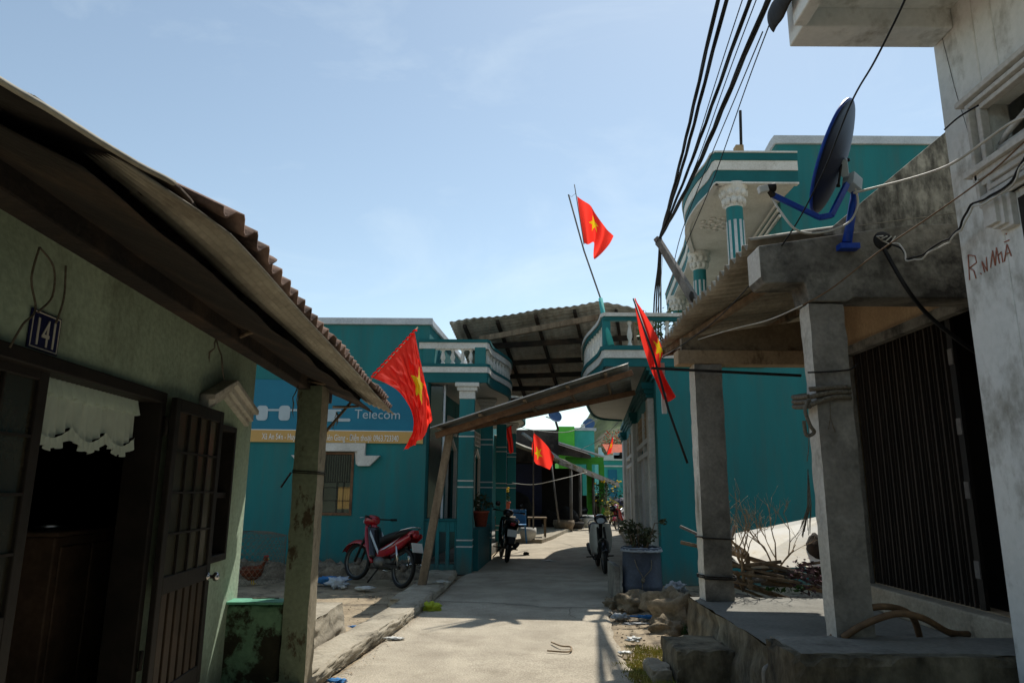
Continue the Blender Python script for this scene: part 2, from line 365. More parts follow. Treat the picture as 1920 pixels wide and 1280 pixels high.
m_bike = mat('black_paint', S(20,22,26), S(16,17,20), rough=.25, scale=3, bump=0, coat=.6, fine=.02)
m_white = mat('white_plastic', S(205,205,200), S(190,190,184), rough=.4, scale=3, bump=0, fine=.02)
m_blue = mat('blue_dish_paint', S(20,32,60), S(14,23,44), rough=.5, scale=2.5, bump=.02, coat=0, fine=.03)
m_blueB = mat('blue_rim', S(28,72,170), S(22,60,150), rough=.4, scale=3, bump=0)
m_drum = mat('blue_drum_plastic', S(70,78,92), S(56,62,74), rough=.6, scale=4, bump=.1, stain=S(96,92,84), sts=3, sta=.36)
m_banner = mat('banner_blue', S(16,112,140), S(14,104,132), rough=.5, scale=1.2, bump=.02, fine=.02)
m_orange = mat('banner_orange', S(196,156,92), S(186,148,86), rough=.5, scale=1.2, bump=.02, fine=.02)
m_letter = mat('lettering_white', S(225,228,228), S(215,218,218), rough=.5, bump=0, fine=0)
m_ltgrey = mat('lettering_grey', S(170,184,192), S(160,174,182), rough=.5, bump=0, fine=0)
m_plate = mat('navy_plate', S(30,34,78), S(24,28,66), rough=.4, scale=8, fine=.05)
m_plateT = mat('plate_digits', S(206,204,190), S(190,188,176), rough=.5, fine=0)
m_curt = clothmat('lace_curtain', S(224,238,224), .3, .2)
m_tile = mat('pale_red_tile', S(206,150,138), S(196,176,160), rough=.7, scale=1.6, mixlo=.47, mixhi=.52, bump=.1)
m_mint = mat('mint_paint', S(104,168,140), S(88,148,122), rough=.6, scale=5, bump=.1)
m_rub = mat('rubble', S(142,130,112), S(88,78,64), rough=.95, scale=7, bump=.8, stain=S(60,54,46), sts=5, sta=.42)
m_stone = mat('stone', S(140,126,104), S(108,96,78), rough=.95, scale=5, bump=.5, stain=S(76,68,54), sts=4, sta=.4)
m_bagW = clothmat('white_plastic_bag', S(205,215,225), .3)
m_bagB = clothmat('blue_plastic_bag', S(70,140,200), .3)
m_bagG = mat('grey_plastic_bag', S(150,155,158), S(120,124,128), rough=.5, bump=.1)
m_bagY = clothmat('yellow_green_bag', S(190,205,70), .3)
m_foam = mat('white_foam_board', S(246,242,232), S(238,230,212), rough=.9, scale=3, bump=.1, stain=S(196,168,132), sts=3, sta=.34, stw=.1, stretch=(1,1,3))
m_leaf = mat('leaf_green', S(58,92,38), S(36,66,26), rough=.6, scale=12, bump=0)
m_leafD = mat('dusty_leaf', S(74,78,52), S(48,54,34), rough=.8, scale=12, bump=0)
m_grass = mat('dry_grass', S(176,160,88), S(120,130,60), rough=.9, scale=8, bump=0)
m_yel = mat('yellow_flower', S(236,200,20), S(226,180,16), rough=.6, bump=0)
m_pot = mat('terracotta_pot', S(168,82,62), S(150,70,52), rough=.8)
m_limeg = mat('lime_green_paint', S(104,204,74), S(92,190,66), rough=.8, scale=2)
m_limeD = mat('green_paint', S(70,150,52), S(60,134,46), rough=.8, scale=2)
m_blackwall = mat('soot_dark_plaster', S(78,72,68), S(56,52,50), rough=.95, scale=2, stain=S(34,32,32), sts=1.4, sta=.45)
m_pchair = mat('blue_plastic', S(60,120,170), S(50,104,150), rough=.45, bump=0)
m_hillA = mat('hill_forest', S(74,88,50), S(40,56,30), rough=.95, scale=.16, bump=1.0, bs=.5, stain=S(112,106,88), sts=.02, sta=.38, stw=.1, fine=.2)
m_hen = mat('brown_feathers', S(122,58,30), S(60,32,20), rough=.8, scale=30, bump=.4, bs=60)
m_tailf = mat('grey_tail_feathers', S(160,160,156), S(70,70,70), rough=.8, scale=25, bump=.4)
m_comb = mat('red_comb', S(170,30,26), S(150,24,22), rough=.7)
m_bottom = mat('purple_tinge_scrub', S(118,88,98), S(62,48,50), rough=.9, scale=20)
m_cabI = mat('cabinet_brown', S(112,92,76), S(88,72,58), rough=.5, scale=5, bump=.05)
m_dishF = mat('faded_blue_dish', S(70,98,136), S(56,82,118), rough=.6, bump=.02)
m_cabinet = mat('cabinet_wood', S(66,52,40), S(48,38,29), rough=.5, scale=5, bump=.05)
m_graf = mat('red_brown_paint_mark', S(158,92,72), S(176,130,112), rough=.9, scale=40, bump=0)
m_tarp = mat('navy_tarp', S(32,36,64), S(24,28,50), rough=.7, scale=3)
m_redtile = mat('red_roof_tile', S(180,84,50), S(150,66,40), rough=.9, scale=3, bump=.4)

def bounce_sides(o, m, test):
    """a paler material on the faces that pass the test: light bounced off the lane, put into the colour"""
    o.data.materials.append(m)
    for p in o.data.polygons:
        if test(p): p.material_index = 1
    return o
# ================================================================ GROUND
def nz(x, y, f=1.0, s=0): return noise.noise(Vector((x*f, y*f, s)))
def ground_h(x, y):
    h = .012*nz(x, y, 1.3)+.008*nz(x, y, 4)-.012
    if 1.15 < x < 3: h += .05*min(1, (x-1.15)*2)*(.5+nz(x, y, 2.2, 3))*(1 if y < 12 else 0)
    if x < -1.4 and y > 8.4: h += .03*(nz(x, y, 2, 8)+.3)
    return h
mb = MB(); mb.grid(lambda a, b: (lambda x, y: (x, y, ground_h(x, y)))(-9+15*a, 2+13*b), 150, 130)
vs0 = [(-700,-40,-.02),(-9,2,ground_h(-9,2)),(-9,15,ground_h(-9,15)),(-700,500,-.02),(6,2,ground_h(6,2)),(700,-40,-.02),(700,500,-.02),(6,15,ground_h(6,15)),(-9,500,-.02),(6,500,-.02),(-9,-40,-.02),(6,-40,-.02)]
g_out = MB(); g_out.v = mb.v; g_out.f = mb.f; g_out.sm = mb.sm; g_out.mi = mb.mi
g_out.add(vs0, [(0,1,2,3),(4,5,6,7),(2,7,9,8),(3,2,8),(7,6,9),(10,11,4,1),(0,10,1),(11,5,4)])
struct(g_out.build('ground', m_dirt))
# the lane: edges (x) against distance
LX = [(-6,-1.55,1.2),(4,-1.5,1.12),(6.5,-1.5,1.08),(8.5,-1.28,1.15),(9.6,-1.2,1.3),(11,-1.1,1.5),(13.2,-.95,2.35),(16,-.55,2.95),(20,-.2,3.4),(24,.2,3.9),(30,1.3,5.2),(38,3.2,7.2),(50,6.5,10.5),(70,12,17)]
def lane(y):
    for i in range(len(LX)-1):
        if LX[i][0] <= y <= LX[i+1][0]:
            t = (y-LX[i][0])/(LX[i+1][0]-LX[i][0]); return LX[i][1]+(LX[i+1][1]-LX[i][1])*t, LX[i][2]+(LX[i+1][2]-LX[i][2])*t
    return LX[-1][1], LX[-1][2]
def lane_pt(a, b):
    y = -6+(76)*b**1.6; l, r = lane(y); r += .06*nz(0, y, 2.3, 4)
    return (l+(r-l)*a, y, .03+.006*nz(l+(r-l)*a, y, .8)-(.022 if a > .98 or a < .02 else 0))
struct(MB().grid(lane_pt, 40, 260).build('road', m_road))
def crack(pts, wd, name='road_crack'):
    q = catmull([V(*p) for p in pts], 10); mb = MB(); rnd = random.Random(3)
    q = [p+V(rnd.uniform(-.02,.02), rnd.uniform(-.03,.03), 0) for p in q]
    for i in range(len(q)-1):
        a, b = q[i], q[i+1]; n_ = V(-(b-a).y, (b-a).x, 0).normalized()*wd
        mb.add([a-n_, b-n_, b+n_, a+n_], [(0,1,2,3)])
    return struct(mb.build(name, m_iron))
crack([(.95,8.9,.041),(.75,9.3,.041),(.8,9.9,.041)], .003)
crack([(-.4,12.6,.041),(.3,12.9,.041),(1.2,12.6,.041),(2.0,12.9,.041)], .008)
crack([(-1.1,10.4,.041),(-.2,10.25,.041),(.5,9.95,.041),(1.3,9.9,.041)], .010)
# left kerb, ragged concrete
KF = [(-1.66,4.6),(-1.60,5.6),(-1.56,6.5),(-1.42,7.6),(-1.28,8.7),(-1.2,9.5),(-1.16,10.2),(-1.08,11.2),(-1.05,12.2),(-1.02,13.4)]
kq = catmull([V(a, b, 0) for a, b in KF], 14)
def kerb(a, b):
    p = kq[min(int(b*(len(kq)-1)), len(kq)-1)]; h = .135+.012*nz(p.x, p.y, 3); wdt = .36 if p.y < 10 else .5
    prof = [(0,.0),(.015,.06),(.01,h-.02),(-.03,h),(-wdt+.02,h-.01),(-wdt,h-.03),(-wdt-.02,.0)]
    i = a*6; k = min(int(i), 5); t = i-k; ox = prof[k][0]+(prof[k+1][0]-prof[k][0])*t; oz = prof[k][1]+(prof[k+1][1]-prof[k][1])*t
    r = .028*nz(p.x+a*3, p.y, 6)+.016*nz(p.x+a*5, p.y, 17)
    return (p.x+ox+r, p.y+r, oz+r*.5)
struct(MB().grid(kerb, 24, len(kq)-1).build('kerb', m_pave))
# house platform beyond the pillar, tiled
mb = MB()
mb.grid(lambda a, b: (lambda x, y: (x+(.03*nz(y, a*9, 4) if a > .99 else 0), y, .33+.004*nz(x, y, 3)))(-7+5.08*a, 6.05+2.27*b), 60, 30)
def face_r(a, b):
    y = 6.05+2.27*b; z = .33*(1-a)-.02*a; o = .06*a+.03*nz(y*1.5, z*6, 2.4)*(1-abs(2*a-1)**6)
    return (-1.92+o, y, z)
mb.grid(face_r, 12, 60)
mb.grid(lambda a, b: (-7+5.08*b, 8.32+.05*a, .33*(1-a)), 6, 40)
struct(mb.build('platform', m_pave))
struct(MB().add([(-7,6.05,.338),(-2.28,6.05,.338),(-2.28,8.3,.338),(-7,8.3,.338)], [(0,1,2,3)]).build('tiled_floor', m_tile))
# rubble strip under the teal wall
def rub(a, b):
    x = -8+6.6*a; y = 12.9+1.0*b; e = min(1, b*3)*(1-max(0, (a-.92)/.08))
    return (x, y, -.03+e*(.19+.22*nz(x, y, 2.4)+.12*abs(nz(x, y, 6))+.09*abs(nz(x, y, 13))))
struct(MB().grid(rub, 160, 26).build('rubble_bank', m_rub))
# hill
def hill(a, b):
    y = 230+260*b; x = (-.02+.62*a)*y; r = x/y; g = max(0, r-.045)
    h = 430*min(.150, 1.62*g+.012*nz(r*60, 0, 1)*min(1, g*40))*math.sin(min(1, b*1.25)*math.pi/2)**.8 if g > 0 else 0
    k = min(1, g*30)
    return (x, y, h+6*nz(x, y, .03)*k+3.0*nz(x, y, .11)*k+1.6*nz(x, y, .3)*k-1)
struct(MB().grid(hill, 130, 70).build('hill', m_hillA))
# ================================================================ HOUSE 141 (left)
H = thing('plaster_house', (-2.25, 6, 0), 'old green plaster house with a number plate and brown doors under a dark overhanging roof', 'house', rz=LWA)
def LB(): return MB(LWM)
w_ = LB(); w_.cut(-.15, 0, -9, 0, 0, 2.66, 'y', [(-4.05,-1.82,.3,2.15),(-.95,-.46,1.06,2.06)])
w_.build('wall', m_green, H)
w_ = LB(); w_.box(-5, -.16, -.12, -.001, 0, 2.66); w_.box(-5, -4.9, -9, -.13, 0, 2.66); w_.build('rear_wall', m_green, H)
w_ = LB(); w_.box(-4.88, -.16, -8.9, -.13, .2, .3); w_.box(-4.88, -.16, -8.9, -.13, 2.62, 2.66); w_.box(-4.0,-3.95,-8.9,-.13,.3,2.62); w_.box(-4, -.17, -4.9, -4.85, .3, 2.62); w_.box(-4, -.17, -.20, -.17, .3, 2.62)
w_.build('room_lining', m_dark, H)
f_ = LB()
for (a, b, c, d) in ((-4.05,-3.99,.3,2.15),(-1.88,-1.82,.3,2.15)): f_.box(-.16, .03, a, b, c, d)
f_.box(-.16, .032, -4.05, -1.82, 2.09, 2.155); f_.build('door_frame', m_door, H, bevel=.006)
def leaf(y0, y1, x, side):
    z0, z1 = .32, 2.13; t = .035
    d = LB()
    for a, b in ((y0, y0+.07), (y1-.07, y1)): d.box(x, x+t, a, b, z0, z1)
    for a, b in ((z0, z0+.12), (.98, 1.08), (z1-.08, z1)): d.box(x+.001, x+t-.001, y0+.07, y1-.07, a, b)
    o = d.build('door_leaf', m_door, H, bevel=.005)
    LB().box(x+.012, x+.018, y0+.07, y1-.07, 1.08, z1-.08).build('pane', m_glassD, o)
    g = LB()
    n = 4
    for i in range(1, n): yy = y0+.07+(y1-y0-.14)*i/n; g.box(x+.02, x+.032, yy-.006, yy+.006, 1.08, z1-.08)
    for i in range(1, 4): zz = 1.08+(z1-.08-1.08)*i/4; g.box(x+.021, x+.033, y0+.07, y1-.07, zz-.006, zz+.006)
    g.build('grille', m_iron, o)
    sl = LB(); n = 6
    for i in range(n):
        a = y0+.075+(y1-y0-.15)*i/n; sl.box(x+.008, x+.026, a+.018, a+(y1-y0-.15)/n-.018, z0+.12, .98)
    sl.build('slat_panel', m_cabinet, o, bevel=.004)
    if side:
        k = LB()
        for yy, xx in ((y1-.045, x+t), ): 
            k.lathe([(.026,0),(.026,.008),(.012,.012),(.012,.035),(.028,.045),(.030,.06),(.022,.075),(0,.08)], (xx, yy, 1.0), 18, (1,0,0))
        k.build('door_knob', m_chrome, o)
    return o
leaf(-3.99, -2.95, -.05, 0)
leaf(-1.83, -.98, .06, 1)
k = LB(); k.tube([(.03,-1.84,2.0),(.05,-1.84,2.0),(.05,-1.84,1.9)], .012); k.tube([(.03,-1.84,.6),(.05,-1.84,.6),(.05,-1.84,.7)], .012); build_each(k, 'hinge', m_iron, H)
f_ = LB()
f_.box(-.1, .03, -.95, -.91, 1.06, 2.06); f_.box(-.1, .03, -.50, -.46, 1.06, 2.06); f_.box(-.1, .031, -.91, -.50, 2.02, 2.06); f_.box(-.1, .031, -.91, -.50, 1.06, 1.11)
f_.box(-.06, .0, -.91, -.5, 1.52, 1.56); fo = f_.build('window_frame', m_door, H, bevel=.004)
LB().box(-.075, -.07, -.91, -.50, 1.11, 2.02).build('pane', m_glass, fo)
g = LB()
for i in range(1, 4): g.box(-.05, -.04, -.91+.41*i/4-.005, -.91+.41*i/4+.005, 1.11, 2.02)
g.build('window_bars', m_iron, fo)
# chevron moulding
mo = LB()
for (off, th, dx) in ((0,.07,.07),(.055,.04,.11),(-.04,.035,.04)):
    L_ = [(-1.24,2.135),(-.80,2.30),(-.20,2.135)]
    for i in range(2):
        (a, b), (c, d) = L_[i], L_[i+1]
        mo.prism([(0,a,b+off),(0,c,d+off),(0,c,d+off+th),(0,a,b+off+th)], (dx+.002*i,0,0))
mo.build('window_moulding', m_pale, H, bevel=.006)
# roof pieces
def rz_(x): return 2.33+(1.136-x)*.385
rf = LB(); rf.sheet((1.12,.92,rz_(1.12)+.045), (0,-5.14,0), (-.6,-.18,.6*.385), .14, .021, .008, nB=10, jag=.03, wob=.02, seed=2); rf.sheet((.56,.73,rz_(.56)+.05), (0,-10,0), (-1.1,-.3,1.1*.385), .177, .024, .008, nB=6)
rf.sheet((-.46,.30,rz_(-.46)+.045), (0,-9.6,0), (-4.6,0,4.6*.385), .177, .024, .008, nB=6, wob=.02, seed=2); RO = rf.build('roof', m_fibre, H)
def esh(a, b):
    y = .9-5.6*b; xo = 1.13 if y > -4.2 else 1.13-.5*(-4.2-y); x = .84+(xo-.84)*a
    return (x, y, rz_(x)-.005+.009*math.sin(a*38)+.012*nz(x, y, 1.2))
rf = LB(); rf.grid(esh, 48, 40, .003); rf.build('eave_sheet', m_corr, H)
tb = LB(); tb.grid(lambda a, b: (.02+.92*a+(.03*nz(b*8, 3, 1)+.02*nz(b*3, 1, 1))*(a > .9), .2+.5*a-5.3*b, rz_(.02+.92*a)-.06+.012*nz(a*2, b*9, 1.5)-.03*a), 16, 120, .004); tb.build('soffit_board', m_tar, H)
bm_ = LB(); bm_.prism([(.44,.70,2.40),(.44,-9,2.40),(.44,-9,2.58),(.44,.70,2.56)], (.10,0,.0)); bm_.build('eave_beam', m_tar, H, bevel=.01)
fb = LB(); fb.grid(lambda a, b: (.83+.05*a+.02*nz(b*9, a, 1), .5-3.6*b, 2.40+.13*a+.02*nz(b*14, 0, 1)), 4, 90, .02); fb.build('fascia_board', m_tar, H)
rt = LB()
for i in range(11): yy = .45-i*.85; rt.bar((-.3,yy,rz_(-.3)-.03), (.80,yy-.05,rz_(.80)-.045), .045, .05)
build_each(rt, 'rafter', m_tar, H)
ne = [P(372,398,z=2.375), P(335,357,z=2.38), P(250,312,z=2.375), P(170,264,z=2.38), P(90,214,z=2.37), P(0,163,z=2.375), P(-150,70,z=2.37), P(-420,-90,z=2.37)]
ne.append(LWM @ V(.9,-9.2,2.375)); ne = catmull(ne, 5); inv_ = LWM.inverted()
nl = [inv_ @ p for p in ne]
def nboard(a, b):
    i = min(int(b*(len(nl)-1)), len(nl)-1); p = nl[i]; x = p.x+(-.5-p.x)*a
    return (x, p.y, p.z+(p.x-x)*.30-.03*math.sin(a*3.14)*abs(nz(p.y*1.2, a*2, 3))*2+.01*nz(p.y*3, a*4, 1))
nb = LB(); nb.grid(lambda a, b: nboard(a, 1-b), 18, len(nl)-1, .012); nb.build('near_roof_board', m_tar, H)
fl = LB(); fl.tube([p+V(.006,0,.008+.004*nz(p.y*9,0,1)) for p in nl[6:]], .008, 6); fl.build('edge_flashing', m_corr, H)
sk = LB(); sk.tube([(.50,-2.1,2.45),(.62,-2.28,2.44),(.75,-2.3,2.47)], [.014,.012,.008]); sk.tube([(.55,-.4,2.46),(.68,-.5,2.42),(.82,-.45,2.44)], [.012,.010,.007]); sk.tube([(.62,.35,2.33),(.75,.25,2.32),(.85,.35,2.34)], [.013,.012,.01]); build_each(sk, 'broken_batten', m_wood, H)
rg = LB(); rnd = random.Random(5)
for L_ in ([(.07,-3.30,2.56),(.07,-3.32,2.42),(.08,-3.28,2.30),(.09,-3.36,2.22),(.08,-3.40,2.12)],[(.07,-3.30,2.56),(.09,-3.22,2.50),(.09,-3.20,2.38),(.09,-3.28,2.29)],[(.08,-3.12,2.54),(.08,-3.10,2.40),(.08,-3.13,2.28)]):
    rg.tube(catmull([V(*q) for q in L_], 5), .0045, 5)
for (x, y, z, n) in ((.42,-2.2,2.42,2),(.5,-.55,2.4,2),(.56,.0,2.35,4),(.62,.5,2.3,3)):
    for i in range(n):
        L_ = rnd.uniform(.12,.30); p = [V(x, y, z)]
        for j in range(5): p.append(p[-1]+V(rnd.uniform(-.02,.02), rnd.uniform(-.03,.03), -L_/5))
        rg.tube(p, [.004,.005,.004,.006,.004,.001], 5)
build_each(rg, 'hanging_rag', m_rope, H)
# pillar, low wall
pl = thing('porch_pillar', (-1.69, 5.86, 0), 'square stained green plaster pillar at the corner of the left porch', 'pillar')
bounce_sides(MB().rbox(-1.79, -1.585, 5.75, 5.97, 0, 2.44, amp=.0025, chip=.008).build('shaft', m_pillL, pl), m_paleL, lambda p: p.normal.x > .6)
t_ = MB()
for z in (1.72, 1.735): t_.tube([(-1.795,5.745,z),(-1.58,5.745,z-.01),(-1.58,5.975,z-.015)], .004, 5)
t_.bar((-1.80,5.74,1.72), (-1.86,5.70,1.60), .02, .012); t_.build('tied_wire', m_iron, pl)
lw = thing('low_wall', (-2.05, 5.82, 0), 'low mouldy green wall with a mint sill beside the left pillar', 'wall')
MB().rbox(-2.36, -1.795, 5.77, 5.90, 0, .695, amp=.004).build('wall_panel', m_peel, lw, bevel=.01)
MB().box(-2.30, -1.792, 5.73, 5.93, .702, .722).build('sill', m_mint, lw, bevel=.004)
cable([(-2.05,5.80,.74),(-2.02,5.84,.735),(-1.93,5.86,.735),(-1.85,5.82,.74)], .005, m_rope, 'cord', 'short frayed cord lying on the mint sill of the low wall', 'cord')
# number plate
np_ = thing('number_plate', tuple(LWM @ V(.01,-3.08,2.215)), 'navy enamel house number plate reading 141 on the green wall', 'sign', rz=LWA)
LB().box(.002, .010, -3.185, -2.965, 2.165, 2.335).build('plate', m_plate, np_, bevel=.003)
b_ = LB()
for (a, b, c, d) in ((-3.175,-2.975,2.172,2.177),(-3.175,-2.975,2.323,2.328),(-3.175,-3.170,2.177,2.323),(-2.980,-2.975,2.177,2.323)): b_.box(.010,.012,a,b,c,d)
b_.build('border', m_plateT, np_)
TM = LWM @ Matrix.Translation((.011,-3.158,2.187)) @ Matrix.Rotation(R(90), 4, 'Z') @ FRONT
text('141', .17, TM, m_plateT, np_, 'digits', .002, .68)
# curtain
ct = thing('door_curtain', tuple(LWM @ V(-.1,-2.4,2.1)), 'pale lace valance curtain hanging in the open doorway of the green house', 'curtain', rz=LWA)
def cur(a, b):
    y = -2.93+1.0*a; sc_ = .06*abs(math.sin(a*math.pi*3)); z = 2.10-(.22+sc_)*b
    return (-.10+.008*math.sin(a*95)*(.3+b)+.005*math.sin(a*41+2), y+.004*math.sin(a*60), z)
LB().grid(cur, 260, 14).build('valance', m_curt, ct)
LB().grid(lambda a, b: (-.085+.014*math.sin(a*150)*(.2+b)+.012*b, -2.93+1.0*a, 2.10-.09*b+.01*math.sin(a*90)*b), 300, 6).build('top_frill', m_curt, ct)
LB().grid(lambda a, b: (-.082+.010*math.sin(a*130)*(.2+b), -2.93+1.0*a, 2.10-(.22+.06*abs(math.sin(a*math.pi*3)))-.055*b+.008*math.sin(a*70)*b), 300, 5).build('bottom_frill', m_curt, ct)
LB().tube([(-.1,-2.96,2.105),(-.1,-1.9,2.105)], .006).build('curtain_rod', m_iron, ct)
cb = thing('cabinet', tuple(LWM @ V(-.95,-1.25,.3)), 'brown wooden cabinet standing in the dark doorway of the green house', 'cabinet', rz=LWA)
LB().box(-1.3,-.6,-1.65,-.85,.3,1.30).build('carcass', m_cabI, cb, bevel=.01); LB().box(-1.33,-.57,-1.68,-.82,1.302,1.33).build('top', m_cabI, cb, bevel=.008)
LB().box(-.598,-.585,-1.6,-1.27,.36,1.24).build('door', m_cabI, cb, bevel=.006); LB().box(-.598,-.585,-1.23,-.9,.36,1.24).build('door', m_cabI, cb, bevel=.006)
tv = thing('metal_tray', tuple(LWM @ V(-.9,-1.3,1.33)), 'round metal tray on top of the brown cabinet', 'tray', rz=LWA)
LB().lathe([(0,0),(.17,0),(.19,.03),(.195,.03),(.175,-.004)], (-.85,-1.3,1.335), 24).build('tray', m_chrome, tv)
# ================================================================ FLAGS
def resamp(pts, t):
    L_ = [0]
    for i in range(len(pts)-1): L_.append(L_[-1]+(pts[i+1]-pts[i]).length)
    d = t*L_[-1]
    for i in range(len(pts)-1):
        if d <= L_[i+1] or i == len(pts)-2:
            k = (d-L_[i])/max(1e-6, L_[i+1]-L_[i]); return pts[i].lerp(pts[i+1], min(1, max(0, k)))
def star_fn(cx, cy, r, asp=1.5, rot=0):
    pts = [(cx+(r if i % 2 == 0 else r*.382)*math.sin(rot+i*math.pi/5)/asp, cy+(r if i % 2 == 0 else r*.382)*math.cos(rot+i*math.pi/5)) for i in range(10)]
    def f(x, y):
        c = False; j = 9
        for i in range(10):
            xi, yi = pts[i]; xj, yj = pts[j]
            if (yi > y) != (yj > y) and x < (xj-xi)*(y-yi)/(yj-yi)+xi: c = not c
            j = i
        return c
    return f
def flag(name, label, bottom, top, hoist, fly, fold, star, group='red flags with a yellow star', nu=130, nv=90, pole=None, parent_extra=None):
    """edges as lists of world points: bottom/top run hoist->fly, hoist/fly run bottom->top"""
    B = catmull(bottom, 10); T = catmull(top, 10); Hh = catmull(hoist, 10); Fl = catmull(fly, 10)
    A00, A10, A01, A11 = B[0], B[-1], T[0], T[-1]
    def fn(s, t):
        p = resamp(B, s)*(1-t)+resamp(T, s)*t+resamp(Hh, t)*(1-s)+resamp(Fl, t)*s
        p = p-(A00*(1-s)*(1-t)+A10*s*(1-t)+A01*(1-s)*t+A11*s*t)
        return p+fold(s, t)
    root = thing(name, tuple(A00), label, 'flag', group)
    MB().cloth(fn, nu, nv, star).build('cloth', [m_flag, m_star], root)
    return root
# big flag at the left eave
def E_(lst): return [P(u, v, y=y) for u, v, y in lst]
f1 = flag('national_flag', 'large red flag with yellow star flying from the corner of the left tiled roof', E_([(697,707,7.0),(742,730,7.05),(768,770,7.1),(772,810,7.1),(757,845,7.0)]),
    E_([(779,620,7.6),(790,680,7.5),(800,735,7.4),(808,785,7.3)]), E_([(697,707,7.0),(738,662,7.3),(779,620,7.6)]), E_([(757,845,7.0),(785,830,7.2),(797,808,7.3),(808,785,7.3)]),
    lambda s, t: V(.01*math.sin(t*17+s*3), .10*math.sin(s*3.1+t*5.5)*s+.02*math.sin(t*13+s*4)*min(1, s*4)+.05*nz(s*3.5+t*1.5, t*5, 3)*min(1, s*4)+.004*nz(s*14, t*9+s*6, 5)+.0015*nz(s*40, t*22, 6), .008*math.sin(t*30)), star_fn(.50,.70,.28,1.5,.5))
mb = MB(); mb.tube([P(598,824,y=6.05), P(690,716,y=6.95), P(783,614,y=7.65)], [.013,.012,.009], 8); mb.build('pole', m_wood, f1)
mb = MB(); q = [P(696,708,y=6.99).lerp(P(780,618,y=7.61), i/60) for i in range(61)]
mb.tube([p+V(.012*math.sin(i*1.3), 0, .012*math.cos(i*1.3)) for i, p in enumerate(q)], .010, 6); mb.build('hoist_wrap', m_flag, f1)
# tall flag above the balcony
f2 = flag('national_flag', 'red flag on the tall thin pole above the right balcony', E_([(1094,456,13),(1110,456,13.1),(1113,470,13.2),(1116,484,13.2)]),
    E_([(1082,368,13),(1104,388,13.1),(1130,415,13),(1150,448,12.9)]), E_([(1094,456,13),(1088,412,13),(1082,368,13)]), E_([(1116,484,13.2),(1128,476,13.1),(1142,462,13),(1150,448,12.9)]),
    lambda s, t: V(0, .16*math.sin(s*9+t*2)*min(1, s*3), 0)+V(.03,0,.0)*math.sin(s*12)*t, star_fn(.40,.55,.24,1.5,-.3))
mb = MB(); mb.tube([P(1066,365,y=13), P(1095,470,y=13), P(1128,565,y=12.9)], .016, 8); mb.tube([P(1077,346,y=13), P(1095,458,y=13)], .009, 6)
mb.tube([P(1066,366,y=13), P(1072,369,y=13), P(1080,362,y=13)], .004, 5); mb.build('pole', m_woodG, f2)
mb = MB(); mb.tube([P(1126,560,y=12.7), P(1133,600,y=12.55), P(1146,648,y=12.45)], [.04,.045,.06], 12); mb.build('pole_socket', m_tealL, f2)
# hanging flag at the right
f3 = flag('national_flag', 'red flag hanging furled from a black pole tied to the right porch', E_([(1189,561,8.3),(1200,620,8.2),(1217,682,8.1),(1228,710,8.1),(1243,750,8.1)]),
    E_([(1191,560,8.3),(1215,600,8.2),(1240,656,8.05),(1238,690,8.1),(1268,743,8.2)]), E_([(1189,561,8.3),(1190,560.5,8.3),(1191,560,8.3)]), E_([(1243,750,8.1),(1255,752,8.15),(1268,743,8.2)]),
    lambda s, t: V(0, .05*math.sin(t*9+s*4), 0), star_fn(.54,.86,.20,1.7,.4), nu=110, nv=50)
mb = MB(); mb.tube([P(1188,560,y=8.3), P(1226,668,y=8.0), P(1254,770,y=7.85), P(1289,868,y=7.80)], .014, 8); mb.build('pole', m_black, f3)
mb = MB(); mb.bar(P(1241,680,y=8.2), P(1246,775,y=8.2), .055, .03); mb.build('pale_sleeve', m_white, f3)
# mid street flag on a line
f4 = flag('national_flag', 'red flag with a clear yellow star strung over the middle of the lane', E_([(997,851,19),(1004,868,19),(1015,873,19),(1031,880,19)]),
    E_([(1001,812,19),(1014,822,19),(1027,837,19),(1039,855,19)]), E_([(997,851,19),(998,832,19),(1001,812,19)]), E_([(1031,880,19),(1036,868,19),(1039,855,19)]),
    lambda s, t: V(0, .05*math.sin(s*9+t*5), 0), star_fn(.36,.42,.27,1.3,.3), nu=80, nv=60)
MB().tube([P(1000,806,y=19), P(1000,860,y=19.02), P(1000,990,y=19.3)], .02, 8).build('pole', m_woodG, f4)
f5 = flag('national_flag', 'small far red flag in front of the wooded hill', E_([(1137,851,34),(1141,851,34),(1146,849,34)]), E_([(1148,818,34),(1149,819,34),(1150,821,34)]),
    E_([(1137,851,34),(1142,835,34),(1148,818,34)]), E_([(1146,849,34),(1149,835,34),(1150,821,34)]), lambda s, t: V(0, .05*math.sin(s*9), 0), star_fn(.5,.5,.25,.8,0), nu=50, nv=40)
MB().tube([P(1137,853,y=34), P(1150,812,y=34)], .02, 6).build('pole', m_woodG, f5)
f6 = flag('national_flag', 'dark crimson flag hanging in the shade of the left balcony', E_([(940,803,21),(951,825,21),(953,843,21),(956,850,21)]), E_([(959,798,21),(960,815,21),(962,830,21),(963,846,21)]),
    E_([(940,803,21),(950,800,21),(959,798,21)]), E_([(956,850,21),(960,849,21),(963,846,21)]), lambda s, t: V(0, .06*math.sin(t*12), 0), None, nu=50, nv=40)
MB().tube([P(938,806,y=21), P(962,796,y=21)], .02, 6).build('pole', m_woodG, f6)
